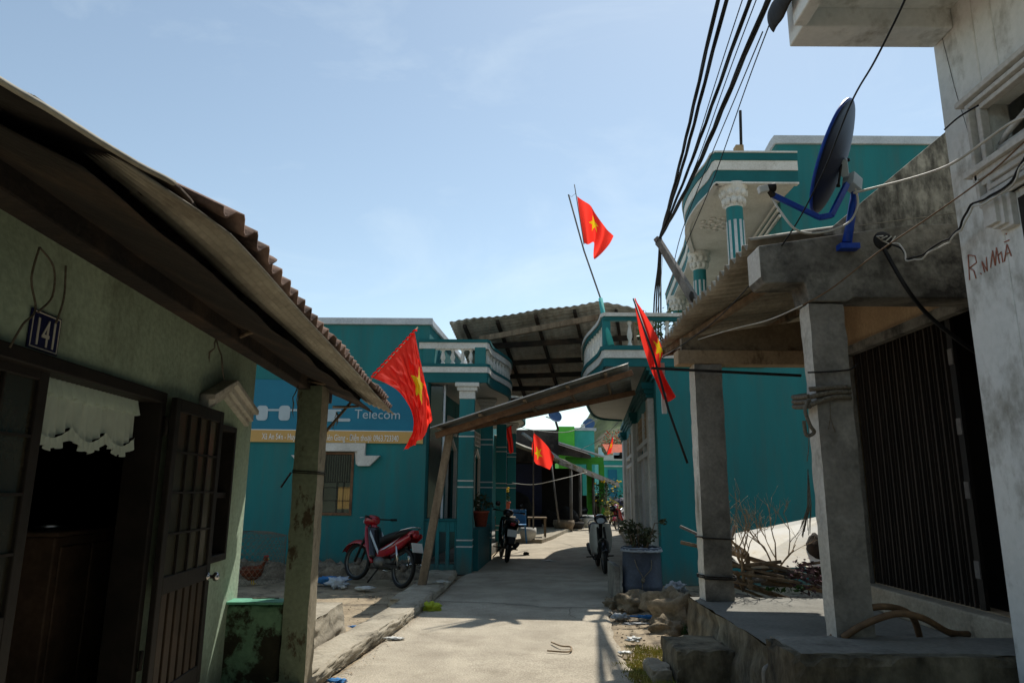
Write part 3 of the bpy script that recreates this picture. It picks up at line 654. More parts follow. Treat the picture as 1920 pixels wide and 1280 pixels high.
# ================================================================ LEFT TEAL HOUSE
T1 = thing('teal_house', (-1.7, 13.8, 0), 'single storey teal house with a shop banner and balustraded porch, left of the lane', 'house')
def FL(y, o=0): return -1.7+.085*(y-13.8)+o
w_ = MB(); w_.cut(-9, -1.7, 13.8, 13.95, 0, 4.86, 'x', [(-3.76,-3.10,1.08,2.29)])
w_.prism([(-1.7,13.8,0),(-1.7,13.95,0),(FL(27)-.15,27,0),(FL(27),27,0)][::-1], (0,0,.9))
w_.prism([(-1.7,13.801,3.6),(-1.85,13.951,3.6),(FL(27)-.15,27,3.6),(FL(27),27,3.6)][::-1], (0,0,1.26))
segs = [(13.8,14.3),(15.2,16.0),(17.2,18.4),(18.9,20.5),(21.6,23.2),(24.4,27)]
for a, b in segs: w_.prism([(FL(a),a+.002,.9),(FL(a)-.15,a+.002,.9),(FL(b)-.15,b,.9),(FL(b),b,.9)][::-1], (0,0,2.7))
w_.build('wall', m_teal, T1)
w_ = MB(); w_.prism([(-8.9,13.96,3.55),(-1.86,13.96,3.55),(FL(27)-.16,27,3.55),(-8.9,27,3.55)], (0,0,.12)); w_.build('roof_slab', m_soff, T1)
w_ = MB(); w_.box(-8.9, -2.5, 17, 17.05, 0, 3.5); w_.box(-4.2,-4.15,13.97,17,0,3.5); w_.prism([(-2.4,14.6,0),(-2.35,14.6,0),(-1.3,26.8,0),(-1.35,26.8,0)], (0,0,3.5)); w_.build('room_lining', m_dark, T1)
c_ = MB(); c_.box(-9, -1.64, 13.74, 14.0, 4.862, 5.0); c_.prism([(-1.64,14.001,4.862),(-1.9,14.001,4.862),(FL(27)-.2,27,4.862),(FL(27)+.06,27,4.862)][::-1], (0,0,.138)); c_.build('parapet_cap', m_cap, T1, bevel=.01)
# window and its moulding
f_ = MB()
f_.box(-3.76,-3.71,13.78,13.9,1.08,2.29); f_.box(-3.15,-3.10,13.78,13.9,1.08,2.29); f_.box(-3.71,-3.15,13.781,13.9,2.24,2.29); f_.box(-3.71,-3.15,13.781,13.9,1.08,1.13)
fo = f_.build('window_frame', m_woodR, T1, bevel=.004)
MB().box(-3.71,-3.15,13.88,13.885,1.13,2.24).build('pane', m_glass, fo)
g = MB()
for i in range(1, 12): g.box(-3.71+.56*i/12-.004, -3.71+.56*i/12+.004, 13.84,13.85, 1.7, 2.24)
for z in (1.35,1.6,1.7): g.box(-3.71,-3.15,13.835,13.839,z,z+.012)
for x in (-3.43,-3.3): g.box(x,x+.012,13.835,13.839,1.13,1.7)
g.build('window_bars', m_iron, fo)
MB().grid(lambda a, b: (-3.40+.24*a, 13.875+.004*math.sin(a*40), 1.2+.42*b), 30, 4).build('lit_orange_patch', m_orange, fo)  # orange lit area inside the window, put into the colour of a rippled sheet
mo = MB()
for o, yy in ((0,13.70),(.05,13.74),(.10,13.77)):
    x0, x1 = -4.02+o, -2.88-o
    mo.prism([(x0,yy,2.46-o*.6),(x0,yy,2.22),(x0-.30+o*1.3,yy,2.22-o*.2),(x0-.10+o,yy,2.02+o*.3),(x0+.13-o*.5,yy,2.02+o*.3),(x0+.15-o*.3,yy,2.30+o*.3),(x1-.15+o*.3,yy,2.30+o*.3),(x1-.13+o*.5,yy,2.02+o*.3),(x1+.10-o,yy,2.02+o*.3),(x1+.30-o*1.3,yy,2.22-o*.2),(x1,yy,2.22),(x1,yy,2.46-o*.6)], (0,13.80-yy,0))
mo.build('window_moulding', m_trim, T1, bevel=.005)
# banner
bn = thing('shop_banner', (-3.6, 13.77, 2.5), 'long blue shop banner with an ochre strip of text on the teal wall', 'banner')
MB().prism([(-5.9,13.76,2.73),(-1.76,13.76,2.70),(-1.76,13.76,3.62),(-5.9,13.76,3.74)], (0,.03,0)).build('panel', m_banner, bn)
MB().prism([(-5.9,13.755,2.48),(-1.76,13.755,2.46),(-1.76,13.755,2.69),(-5.9,13.755,2.715)], (0,.03,0)).build('address_strip', m_orange, bn)
b_ = MB(); b_.prism([(-5.9,13.75,2.715),(-1.76,13.75,2.69),(-1.76,13.75,2.703),(-5.9,13.75,2.728)], (0,.03,0)); b_.build('white_line', m_letter, bn)
def TX(x, z, rot=0): return Matrix.Translation((x, 13.748, z)) @ FRONT @ Matrix.Rotation(rot, 4, 'Z')
pA = P(491, 820, y=13.75); pB = P(747, 824, y=13.75)
t_ = text('Xã An Sơn - Huyện Kiên Hải - Kiên Giang - Điện thoại: 0963.723340', .17, TX(pA.x, pA.z-.03, -.006), m_letter, bn, 'address_lettering', .001)
xs = [v.co.x for v in t_.data.vertices]; k_ = (pB.x-pA.x)/(max(xs)-min(xs)); x0_ = min(xs)
for v in t_.data.vertices: v.co.x = x0_+(v.co.x-x0_)*k_
b_ = MB(); q0 = P(467, 812, y=13.75); b_.box(q0.x-.01, q0.x+.012, 13.748, 13.752, q0.z-.08, q0.z+.02); b_.build('divider_mark', m_letter, bn)
pA = P(664, 784, y=13.75); text('Telecom', .26, TX(pA.x, pA.z, -.01), m_ltgrey, bn, 'company_lettering', .001, 1.0)
# white device on the banner: bar with rounded lobes
def rbox(mb, x0, x1, z0, z1, r, y, t):
    p = []
    for cx, cz, a in ((x1-r,z1-r,0),(x0+r,z1-r,90),(x0+r,z0+r,180),(x1-r,z0+r,270)):
        for k in range(6): tt = R(a+k*18); p.append((cx+r*math.cos(tt), y, cz+r*math.sin(tt)))
    mb.prism(p[::-1], (0,t,0))
b_ = MB()
def px(u, v): q = P(u, v, y=13.75); return q.x, q.z
x0,z1 = px(455,766); x1,z0 = px(640,771); rbox(b_, x0, x1, z0, z1, .02, 13.749, .004)
for ua, ub in ((482,501),(524,543)):
    x0,z1 = px(ua,760); x1,z0 = px(ub,788); rbox(b_, x0, x1, z0, z1, .07, 13.746, .004)
x0,z1 = px(612,767); x1,z0 = px(631,790); rbox(b_, x0, x1, z0, z1, .05, 13.746, .004)
x0,z1 = px(612,784); x1,z0 = px(657,790); rbox(b_, x0, x1, z0, z1, .03, 13.743, .004)
b_.build('emblem', m_ltgrey, bn)
# balcony (porch roof) with its S-shaped street side
def outline(pts, n=8): return [(p.x, p.y) for p in catmull([V(a, b, 0) for a, b in pts], n)]
S1 = outline([(-.52,13.8),(-.46,14.5),(-.28,15.2),(-.10,16.0),(-.08,16.9),(-.24,17.8),(-.22,18.8),(0,19.9),(.24,21),(.38,22.2),(.38,23.4),(.2,24.4),(-.1,25)])
def band(mb, line, z0, z1, out, inn):
    """strip following a plan line, offset outwards by out and inwards by inn"""
    n = len(line); L_ = []; I_ = []
    for i, (x, y) in enumerate(line):
        a = line[max(i-1, 0)]; b = line[min(i+1, n-1)]; dx, dy = b[0]-a[0], b[1]-a[1]; l = math.hypot(dx, dy)
        nx, ny = dy/l, -dx/l; L_.append((x+nx*out, y+ny*out)); I_.append((x-nx*inn, y-ny*inn))
    vs = [(x, y, z) for (x, y) in L_ for z in (z0, z1)]+[(x, y, z) for (x, y) in I_ for z in (z0, z1)]
    m = 2*n; fs = []
    for i in range(n-1):
        a, b = 2*i, 2*i+2
        fs += [(a, b, b+1, a+1), (m+a, m+a+1, m+b+1, m+b), (a+1, b+1, m+b+1, m+a+1), (a, m+a, m+b, b)]
    fs += [(0, 1, m+1, m), (2*n-2, m+2*n-2, m+2*n-1, 2*n-1)]
    mb.add(vs, fs)
def slab_poly(mb, line, back, z0, z1):
    poly = [(x, y, z0) for x, y in line]+[(x, y, z0) for x, y in back]
    a2 = sum(poly[i][0]*poly[(i+1) % len(poly)][1]-poly[(i+1) % len(poly)][0]*poly[i][1] for i in range(len(poly)))
    mb.prism(poly if a2 > 0 else poly[::-1], (0,0,z1-z0))
BAL = [(.034,0),(.034,.04),(.020,.06),(.024,.10),(.040,.16),(.036,.22),(.022,.30),(.020,.34),(.034,.36),(.034,.40)]
def baluster(x, y, z, h, parent, m):
    MB().lathe([(r*1.25, q/.40*h) for r, q in BAL], (x, y, z), 10).build('baluster', m, parent)
def along(line, step, start=0):
    out = []; d = start; acc = 0
    for i in range(len(line)-1):
        a = V(*line[i], 0); b = V(*line[i+1], 0); l = (b-a).length
        while d <= acc+l: out.append(a.lerp(b, (d-acc)/l)); d += step
        acc += l
    return out
F1 = [(-1.9,13.8),(-.52,13.8)]
ML = F1+S1[1:]
s_ = MB(); slab_poly(s_, ML, [(FL(25)-.0,25),(-1.9,13.95)], 3.70, 4.03); s_.build('porch_slab', m_soff, T1)
s_ = MB(); band(s_, ML, 3.68, 3.88, .03, .02); band(s_, ML, 4.0, 4.06, .06, .12); s_.build('teal_band', m_tealD, T1)
s_ = MB(); band(s_, ML, 3.882, 3.998, .05, .02); s_.build('white_band', m_trim, T1)
s_ = MB(); band(s_, ML, 4.50, 4.56, .06, .14); s_.build('rail_cap', m_tealD, T1)
s_ = MB(); band(s_, ML, 4.37, 4.498, .035, .12); s_.build('rail', m_trim, T1)
for x in (-1.42,-1.22,-1.02,-.85): baluster(x, 13.84, 4.06, .31, T1, m_trim)
for p in along(S1, .24, .35): baluster(p.x-.04, p.y, 4.06, .31, T1, m_trim)
for x, y, wd in ((-.66,13.76,.22),(-1.70,13.77,.24),(-.32,17.7,.2),(.02,20.9,.2)):
    MB().box(x-wd/2, x+wd/2, y, y+.22, 4.058, 4.40).build('rail_post', m_teal, T1, bevel=.006)
# piers
def pier(x, y, wd, parent, z0=0, h=3.68):
    root = MB().box(x-wd/2, x+wd/2, y, y+wd, z0, h-.32).build('pier', m_teal, parent, bevel=.008)
    c = MB(); c.box(x-wd/2-.01, x+wd/2+.01, y-.01, y+wd+.01, h-.32, h-.16); c.box(x-wd/2-.05, x+wd/2+.05, y-.05, y+wd+.05, h-.16, h-.08); c.box(x-wd/2-.09, x+wd/2+.09, y-.09, y+wd+.09, h-.08, h)
    c.build('capital', m_trim, root, bevel=.008)
    s_ = MB()
    for z in (.50,.62,1.62,1.74,2.6,2.72):
        s_.box(x-wd/2-.006, x+wd/2+.006, y-.006, y+wd+.006, z, z+.025)
    s_.build('white_line', m_trim, root)
pier(-.91, 13.82, .30, T1); pier(-.60, 16.4, .28, T1); pier(-.30, 19.4, .28, T1); pier(-.02, 22.6, .28, T1)
# porch parapet facing the camera, with slots, and low street walls
w_ = MB(); w_.cut(-1.7, -1.062, 13.86, 14.0, 0, .98, 'x', [(-1.60,-1.47,.18,.78),(-1.40,-1.27,.18,.78),(-1.20,-1.10,.18,.78)]); w_.build('porch_parapet', m_teal, T1, bevel=.01)
MB().box(-1.72, -1.064, 13.84, 14.02, .982, 1.03).build('parapet_cap', m_tealD, T1)
w_ = MB(); w_.prism([(-.80,14.14,0),(-.66,14.14,0),(-.50,16.38,0),(-.64,16.38,0)], (0,0,.82)); w_.build('street_parapet', m_tealD, T1)
MB().box(-1.66, -1.42, 14.04, 14.07, .9, 3.66).build('window_panel', m_glass, T1); MB().box(-1.40,-1.36, 14.02,14.08,.9,3.66).build('mullion', m_cap, T1)
MB().prism([(-1.7,14,0),(-.78,14,0),(.05,25,0),(FL(25),25,0)], (0,0,.22)).build('porch_floor', m_floor, T1)
# openings on the street wall: lattice vents, narrow windows with pointed frames
for ya, yb in ((14.3,15.2),(16.0,17.2),(18.4,18.9),(20.5,21.6),(23.2,24.4)):
    f_ = MB(); xa, xb = FL(ya), FL(yb)
    f_.bar((xa+.02,ya+.04,.9), (xa+.02,ya+.04,2.5), .08, .06); f_.bar((xb+.02,yb-.04,.9), (xb+.02,yb-.04,2.5), .08, .06)
    f_.bar((xa+.02,ya,2.5), ((xa+xb)/2+.02,(ya+yb)/2,2.75), .06, .08); f_.bar(((xa+xb)/2+.02,(ya+yb)/2,2.75), (xb+.02,yb,2.5), .06, .08)
    o = f_.build('window_frame', m_trim, T1)
    MB().prism([(xa-.08,ya,.9),(xb-.08,yb,.9),(xb-.09,yb,.9),(xa-.09,ya,.9)], (0,0,1.6)).build('pane', m_glass, o)
    MB().prism([(xa-.1,ya,2.5),(xb-.1,yb,2.5),(xb-.01,yb,2.5),(xa-.01,ya,2.5)], (0,0,1.12)).build('wall_panel', m_teal, T1)
    l_ = MB(); n = 6
    for i in range(n+1):
        yy = ya+(yb-ya)*i/n; l_.bar((FL(yy)+.03,yy,2.85), (FL(yy)+.03,yy,3.25), .05, .03)
    for i in range(4): z = 2.86+.125*i; l_.bar((xa+.03,ya,z), (xb+.03,yb,z), .045, .03)
    l_.build('vent_lattice', m_trim, T1)
# ================================================================ CORRUGATED CANOPIES ACROSS THE LANE
C2 = thing('street_canopy', (-1.4, 11.39, 0), 'narrow corrugated metal canopy slanting across the lane on brown timbers and a leaning post', 'canopy')
A0, A1 = P(806,806,y=10.85), P(1178,684,y=11.3); B0, B1 = P(850,806,y=13.3), P(1185,734,y=13.7)
nrm = V(0,0,1)
def c2f(a, b):
    p = A0.lerp(A1, b).lerp(B0.lerp(B1, b), a*1.02); h = max(-1, min(1, 1.9*math.sin(2*math.pi*a*11)))
    return p+V(0, 0, .02+.016*h+.03*nz(a*2, b*4, 3)*a)
mb = MB(); mb.grid(c2f, 88, 16, .003); mb.build('metal_sheet', m_zinc, C2)
mb = MB(); mb.bar(A0+V(0,-.02,.035), A1+V(0,-.02,.035), .05, .006); mb.bar(A0+V(0,.06,.045), A1+V(0,.06,.045), .05, .006); mb.build('ridge_trim', m_zincB, C2)
mb = MB(); mb.bar(A0+V(.05,.35,-.06), A1+V(.12,.35,-.07), .10, .10); mb.bar(B0+V(0,-.25,-.05), B1+V(.0,-.3,-.06), .09, .10); build_each(mb, 'timber_beam', m_woodR, C2, bevel=.008)
mb = MB()
for t in (.04,.24,.46,.68,.88): a = A0.lerp(A1, t); b = B0.lerp(B1, t); mb.bar(a+V(0,.05,-.015), b+V(0,-.02,-.015), .05, .04)
build_each(mb, 'batten', m_wood, C2)
pt = P(845, 806, y=11.5); mb = MB(); mb.bar((-1.42,11.40,-.02), (pt.x, 11.5, pt.z+.02), .13, .15, w2=.12); mb.build('post', m_wood, C2, bevel=.012)
MB().rock((-1.42,11.35,.0), .3, 3, (1,.8,.22), rough=.4).build('post_footing', m_pave, C2)
C1 = thing('sheet_roof', (-1.4, 15.2, 5.2), 'wide old corrugated roof spanning the lane between the two teal houses', 'canopy')
Q0, Q1 = P(842,604,y=15.2), P(1118,566,y=14.9); Q2 = P(1207,580,y=15.4); R0, R1 = P(905,742,y=19.3), P(1215,740,y=19.3)
def roofpt(a, b):
    top = Q0.lerp(Q1, a/.8) if a < .8 else Q1.lerp(Q2, (a-.8)/.2)
    return top, R0.lerp(R1, a)
mb = MB()
def cf(a, b):
    t, r = roofpt(a, b); s_ = a*14+b*30
    return t.lerp(r, b)+V(0, .02*math.sin(a*150), .015*math.sin(2*math.pi*(b*34+a*2.6))+.02*nz(a*4, b*4, 1)+.018*math.sin(a*150)*(1 if b < .02 else 0))
mb.grid(cf, 150, 272, .004); mb.build('roof_sheet', m_sheetG, C1)
mb = MB()
for a in (.08,.26,.47,.68,.88):
    t, r = roofpt(a, 0); mb.bar(t.lerp(r, .02)+V(0,0,-.085), r+V(0,0,-.085), .07, .08)
build_each(mb, 'rafter', m_tar, C1)
mb = MB()
for b in (.2,.42,.60,.78,.96):
    p = roofpt(.0, 0); q = roofpt(1, 0); mb.bar(p[0].lerp(p[1], b)+V(.25,0,-.19), q[0].lerp(q[1], b)+V(-.1,0,-.19), .09, .12)
build_each(mb, 'purlin', m_tar, C1)
mb = MB(); mb.bar(P(900,636,y=15.3), P(1136,592,y=14.9), .10, .12); mb.build('front_beam', m_wood, C1)
mb = MB()
for (u, v, y, zb) in ((905,640,15.6,4.5),(985,730,20,4.5),(1190,600,15.6,4.8)):
    p = P(u, v, y=y); mb.bar((p.x, p.y, zb), (p.x, p.y, p.z+.1), .08, .08)
build_each(mb, 'support_post', m_wood, C1)
# ================================================================ RIGHT TEAL HOUSE
T2 = thing('teal_house', (2.6, 12.5, 0), 'tall teal house with two curved balconies and fluted columns on the right of the lane', 'house')
def FR(y, o=0): return 2.6+.117*(y-12.5)+o
w_ = MB(); w_.box(2.6, 10.4, 12.5, 12.65, 0, 4.1)
for a, b, z0, z1 in ((12.652,13.0,0,3.86),(18.2,19.5,0,3.86),(24.4,26.5,0,3.86),(13.0,18.2,3.3,3.86),(19.5,24.4,3.3,3.86)):
    w_.prism([(FR(a),a,z0),(FR(a)+.15,a,z0),(FR(b)+.15,b,z0),(FR(b),b,z0)], (0,0,z1-z0))
w_.build('ground_floor_wall', m_teal, T2)
w_ = MB(); w_.box(5.95, 10.4, 14.5, 14.65, 4.1, 9.30)
w_.prism([(5.95,14.652,4.1),(6.1,14.652,4.1),(7.25,26,4.1),(7.1,26,4.1)], (0,0,5.2)); w_.build('upper_wall', m_teal, T2)
c_ = MB(); c_.box(5.90, 10.45, 14.44, 14.7, 9.302, 9.50); c_.prism([(5.9,14.702,9.302),(6.15,14.702,9.302),(7.3,26,9.302),(7.05,26,9.302)], (0,0,.198)); c_.build('parapet_cap', m_cap, T2, bevel=.01)
w_ = MB(); w_.prism([(4.1,13.6,0),(4.2,13.6,0),(5.2,26,0),(5.1,26,0)], (0,0,3.8)); w_.build('room_lining', m_dark, T2)
S2 = outline([(1.68,12.5),(1.70,13.1),(1.66,13.7),(1.60,14.5),(1.63,15.6),(1.78,17),(2.0,18.6),(2.26,20.2),(2.55,21.6),(2.95,22.5),(3.6,22.9)])
ML2 = [(2.6,12.5),(1.68,12.5)]; front2 = [(3.4,12.48),(1.68,12.48)]
lf = [(4.6,12.48),(1.68,12.48)]; line2 = [(x, y) for x, y in lf]+S2[1:]
rev = line2[::-1]     # outward side handled by sign
s_ = MB(); slab_poly(s_, line2, [(FR(22.95)+.1,22.95),(4.6,22.95),(4.6,12.66)], 3.86, 4.17)
s_.build('balcony_slab', m_soff, T2)
def band2(mb, line, z0, z1, out, inn): band(mb, line, z0, z1, inn, out)   # line runs the other way round: outside is on its other hand
s_ = MB(); band2(s_, line2, 3.80, 3.95, .02, .03); band2(s_, line2, 4.10, 4.18, .07, .10); s_.build('teal_band', m_tealD, T2)
s_ = MB(); band2(s_, line2, 3.952, 4.098, .045, .03); s_.build('white_band', m_trim, T2)
s_ = MB(); band2(s_, line2, 4.66, 4.73, .03, .09); s_.build('rail', m_tealD, T2)
s_ = MB(); band2(s_, line2, 4.732, 4.80, .06, .12); s_.build('rail_cap', m_trim, T2)
for x in (2.16,2.56,2.86,3.16,3.46,3.76): baluster(x, 12.53, 4.18, .48, T2, m_trim)
for p in along(S2, .26, .3): baluster(p.x+.04, p.y, 4.18, .48, T2, m_trim)
MB().box(1.66,1.80,12.47,12.62,4.18,4.66).build('rail_post', m_teal, T2)
# ground floor street front
for a, b in ((13.05,13.5),(18.3,19.3),(24.5,25.6)):
    p_ = MB(); p_.prism([(FR(a)-.12,a,0),(FR(a)-.002,a,0),(FR(b)-.002,b,0),(FR(b)-.12,b,0)], (0,0,3.3)); o = p_.build('pilaster', m_trim, T2, bevel=.01)
    c_ = MB()
    for k, (e, z0, z1) in enumerate(((.03,3.3,3.38),(.07,3.38,3.46),(.12,3.46,3.58))): c_.prism([(FR(a)-.12-e,a-e,z0),(FR(a)-.003,a-e,z0),(FR(b)-.003,b+e,z0),(FR(b)-.12-e,b+e,z0)], (0,0,z1-z0))
    c_.build('capital', m_tealD, o)
c_ = MB()
for e, z0, z1 in ((.05,3.58,3.66),(.10,3.66,3.74),(.16,3.74,3.84)): c_.prism([(FR(12.5)-e,12.5,z0),(FR(12.5)-.002,12.5,z0),(FR(26)-.002,26,z0),(FR(26)-e,26,z0)], (0,0,z1-z0))
c_.build('cornice', m_tealD, T2)
for a, b in ((13.5,18.2),(19.5,24.4)):
    d_ = MB(); d_.prism([(FR(a)+.06,a,.1),(FR(a)+.08,a,.1),(FR(b)+.08,b,.1),(FR(b)+.06,b,.1)], (0,0,2.2)); o = d_.build('roller_door', m_cap, T2)
    f_ = MB()
    for yy in (a, (a+b)/2, b): f_.bar((FR(yy)+.03,yy,.1), (FR(yy)+.03,yy,3.3), .12, .10)
    for z in (2.35, 2.62): f_.bar((FR(a)+.03,a,z), (FR(b)+.03,b,z), .12, .10)
    f_.build('door_frame', m_trim, T2)
    l_ = MB()
    for i in range(19): yy = a+(b-a)*i/18; l_.bar((FR(yy)+.03,yy,2.65), (FR(yy)+.03,yy,3.3), .05, .035)
    for i in range(5): z = 2.7+.15*i; l_.bar((FR(a)+.031,a,z), (FR(b)+.031,b,z), .05, .035)
    l_.build('transom_lattice', m_beige, T2)
MB().prism([(FR(12.9)-.25,12.9,0),(FR(12.9),12.9,0),(FR(26),26,0),(FR(26)-.25,26,0)], (0,0,.22)).build('doorstep', m_pave, T2)
# upper balcony roof with its curved fascia
pu = [(1410,335),(1342,338),(1330,359),(1309,382),(1291,412),(1287,436),(1296,468),(1288,501),(1270,541),(1252,584)]
cu = [P(u, v, z=7.92) for u, v in pu]; cu[0] = V(5.95, 13.5, 7.92); cu[1] = V(4.22,13.5,7.92)
S3 = [(cu[0].x, cu[0].y), (cu[1].x, cu[1].y)]+[(p.x, p.y) for p in catmull([V(p.x, p.y, 0) for p in cu[1:7]], 6)][1:]+[(p.x, p.y) for p in cu[7:]]
s_ = MB(); slab_poly(s_, S3, [(7.0,S3[-1][1]),(5.95,14.49)], 7.92, 8.1); s_.build('upper_soffit', m_soff, T2)
s_ = MB(); band2(s_, S3, 7.90, 8.16, .02, .06); band2(s_, S3, 8.38, 8.54, .06, .12); s_.build('upper_teal_band', m_tealD, T2)
s_ = MB(); band2(s_, S3, 7.86, 7.898, .04, .08); band2(s_, S3, 8.162, 8.378, .04, .06); band2(s_, S3, 8.542, 8.58, .08, .14); s_.build('upper_white_band', m_trim, T2)
def column(x, y, z0, z1, r, root):
    c = MB().lathe([(r*1.3,0),(r*1.3,.12),(r,.16),(r,z1-z0-.5)], (x, y, z0), 28).build('column', m_teal, root)
    f = MB()
    for k in range(9):
        t = 2*math.pi*k/9+.2; d = V(math.cos(t), math.sin(t), 0)
        f.tube([V(x, y, z0+.3)+d*(r-.012), V(x, y, z1-.8)+d*(r-.02)], .036, 8)
    f.build('flute', m_trim, c)
    k_ = MB(); k_.lathe([(r,0),(r*1.12,.03),(r*1.05,.08),(r*1.25,.2),(r*1.5,.36),(r*1.75,.44),(r*1.75,.5)], (x, y, z1-.5), 24)
    for j in range(2):
        for q in range(10):
            t = 2*math.pi*(q+.5*j)/10; d = V(math.cos(t), math.sin(t), 0); b = V(x, y, z1-.46+.18*j)
            k_.rock(b+d*(r*(1.15+.22*j))+V(0,0,.08), .065, q+j, (1,1,1.4), n=5, rough=.3)
    k_.build('capital', m_trim, c)
column(4.66, 13.75, 4.17, 7.92, .17, T2); column(5.05, 18.0, 4.17, 7.92, .17, T2); column(5.5, 22.4, 4.17, 7.92, .17, T2)
rs = MB(); cc = P(1352,420,z=7.91)
for i in range(26): t = i*2.4; rs.rock(cc+V(.1*math.sqrt(i)*math.cos(t), .1*math.sqrt(i)*math.sin(t), 0), .07, i, (1,1,.4), n=4)
rs.build('ceiling_rose', m_trim, T2)
v_ = MB()
for z in (5.9,7.35): v_.bar((6.02,15.2,z), (6.32,17.8,z), .07, .08)
for y, x in ((15.2,6.02),(16.5,6.17),(17.8,6.32)): v_.bar((x,y,5.9), (x,y,7.35), .07, .08)
for i in range(1, 6): z = 5.9+1.45*i/6; v_.bar((6.03,15.2,z), (6.33,17.8,z), .04, .03)
v_.build('louvred_window', m_trim, T2)
t_ = MB()
for z in (7.6,7.72,7.84): t_.bar((5.93-(z-7.5)*.3,14.45,z-.04), (7.0-(z-7.5)*.3,25,z-.04), .05, .06)
t_.build('inner_cornice', m_trim, T2)
an = thing('antenna_mast', tuple(P(1389,282,y=15)), 'thin metal mast standing on the roof of the tall teal house', 'mast')
q0 = P(1389,284,y=15); q1 = P(1388,208,y=15); MB().tube([q0+V(0,0,-.3), q1], .035, 8).build('rod', m_iron, an); MB().box(q0.x-.14,q0.x+.04,14.9,15.1,q0.z-.25,q0.z+.12).build('mast_block', m_beige, an)
ar = thing('timber_pole', tuple(P(1312,575,y=12.6)), 'leaning grey timber arm that carries the cable bundle beside the balcony', 'pole')
MB().bar(P(1232,447,y=13), P(1318,590,y=12.3), .13, .11, w2=.19).build('timber', m_woodG, ar, bevel=.01)
MB().tube([P(1234,448,y=12.9), P(1229,458,y=12.9), P(1236,466,y=12.9), P(1243,456,y=12.9)], .008, 5).build('wire_tie', m_iron, ar)
b_ = MB(); b_.rock(P(1297,556,y=12.3), .07, 4, (.6,.6,1.4)); b_.build('clamp', m_iron, ar)
# potted shrub behind the rail
def leafcloud(mb, c, rx, ry, rz, n, sz, seed=1, flat=.5):
    rnd = random.Random(seed); c = Vector(c)
    for i in range(n):
        d = V(rnd.gauss(0,1), rnd.gauss(0,1), rnd.gauss(0,1)).normalized()*rnd.uniform(.25,1)**.6
        k = 1+.35*noise.noise(d*2.4+V(seed,0,0)); p = c+V(d.x*rx*k, d.y*ry*k, d.z*rz*k)
        a = V(rnd.gauss(0,1), rnd.gauss(0,1), rnd.gauss(0,flat)).normalized(); b = a.orthogonal().normalized()
        b = (b*math.cos(i)+a.cross(b)*math.sin(i)); s = sz*rnd.uniform(.6,1.3)
        mb.add([p-a*s, p+b*s*.4, p+a*s, p-b*s*.4], [(0,1,2,3)])
    return mb
sh = thing('balcony_shrub', (3.15, 13.6, 4.17), 'leafy potted shrub behind the rail of the right balcony', 'plant')
mb = MB(); leafcloud(mb, (3.1,13.6,4.75), .75, .35, .45, 500, .055, 3); mb.build('foliage', m_leaf, sh)
mb = MB(); rnd = random.Random(9)
for i in range(9): q = V(3.1+rnd.uniform(-.6,.6), 13.6, 5.0+rnd.uniform(-.2,.2)); mb.tube([(3.1,13.6,4.4), V(3.1,13.6,4.4).lerp(q,.5)+V(0,.05,.08), q], [.014,.01,.004], 5)
mb.build('stem', m_wood, sh)
MB().lathe([(0,0),(.14,0),(.18,.3),(.16,.3),(.15,.26),(0,.26)], (3.1,13.6,4.17), 18).build('pot', m_pot, sh)
# ================================================================ NEAR RIGHT HOUSE AND PORCH
W = thing('pale_house', (2.9, 4.28, .5), 'weathered pale plaster house wall with moulded window at the near right', 'house')
w_ = MB(); w_.cut(2.9, 3.05, -10, 4.28, .0, 8, 'y', [(2.75,3.88,3.36,3.93),(2.5,3.72,.66,3.25)])
w_.box(3.05, 6, 4.13, 4.28, 3.3, 8); w_.build('wall', m_wallW, W, bevel=.012)
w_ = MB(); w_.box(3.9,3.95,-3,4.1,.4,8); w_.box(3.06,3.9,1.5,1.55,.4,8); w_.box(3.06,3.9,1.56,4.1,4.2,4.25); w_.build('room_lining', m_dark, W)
mo = MB()
for o, xx in ((0,2.86),(.035,2.83),(.08,2.865),(.115,2.845)):
    y1_, z0, z1 = 4.0-o, 3.30+o*.6, 3.99-o*.6; th = .03
    mo.box(xx, 2.899, y1_-th, y1_, z0, z1); mo.box(xx, 2.899, 2.6, y1_-th, z0, z0+th); mo.box(xx, 2.899, 2.6, y1_-th, z1-th, z1)
mo.box(2.82, 2.899, 2.6, 4.04, 3.993, 4.03); mo.build('window_surround', m_trim, W, bevel=.005)
mo = MB(); mo.box(2.93, 2.99, 2.8, 3.88, 3.60, 3.645)
mo.tube([(2.95, 3.86, 3.66), (2.95, 3.80, 3.70), (2.95, 3.60, 3.76), (2.95, 3.52, 3.86), (2.95,3.5,3.94)], .02, 6); mo.build('window_muntin', m_trim, W)
mo = MB()
for k, (z0, z1, e, ye) in enumerate(((3.50,3.54,.10,4.02),(3.46,3.50,.07,3.98),(3.42,3.46,.05,3.95),(3.30,3.42,.03,3.90))): mo.box(2.9-e, 2.899, 2.4, ye, z0, z1)
for k, e in enumerate((.09,.065,.04)): mo.box(2.9-e, 2.899, 3.80-.03*k, 3.85+.028*(2-k), 3.14-.02*k, 3.298)
mo.build('door_cornice', m_trim, W, bevel=.004)
f_ = MB(); f_.box(2.89,3.0,3.66,3.72,.66,3.25); f_.box(2.89,3.0,2.5,3.66,3.19,3.25); f_.build('door_frame', m_iron, W)
MB().box(2.97,3.0,2.5,3.66,.66,3.19).build('door', m_door, W)
w_ = MB(); w_.box(1.93, 2.899, -3, 4.05, 4.74, 4.9); w_.build('balcony_slab', m_wallW, W)
w_ = MB(); w_.box(1.90, 2.899, 4.051, 4.27, 4.60, 5.6); w_.box(1.84, 1.929, -3, 4.05, 4.60, 5.6); w_.build('balcony_edge', m_wallW, W, bevel=.01)
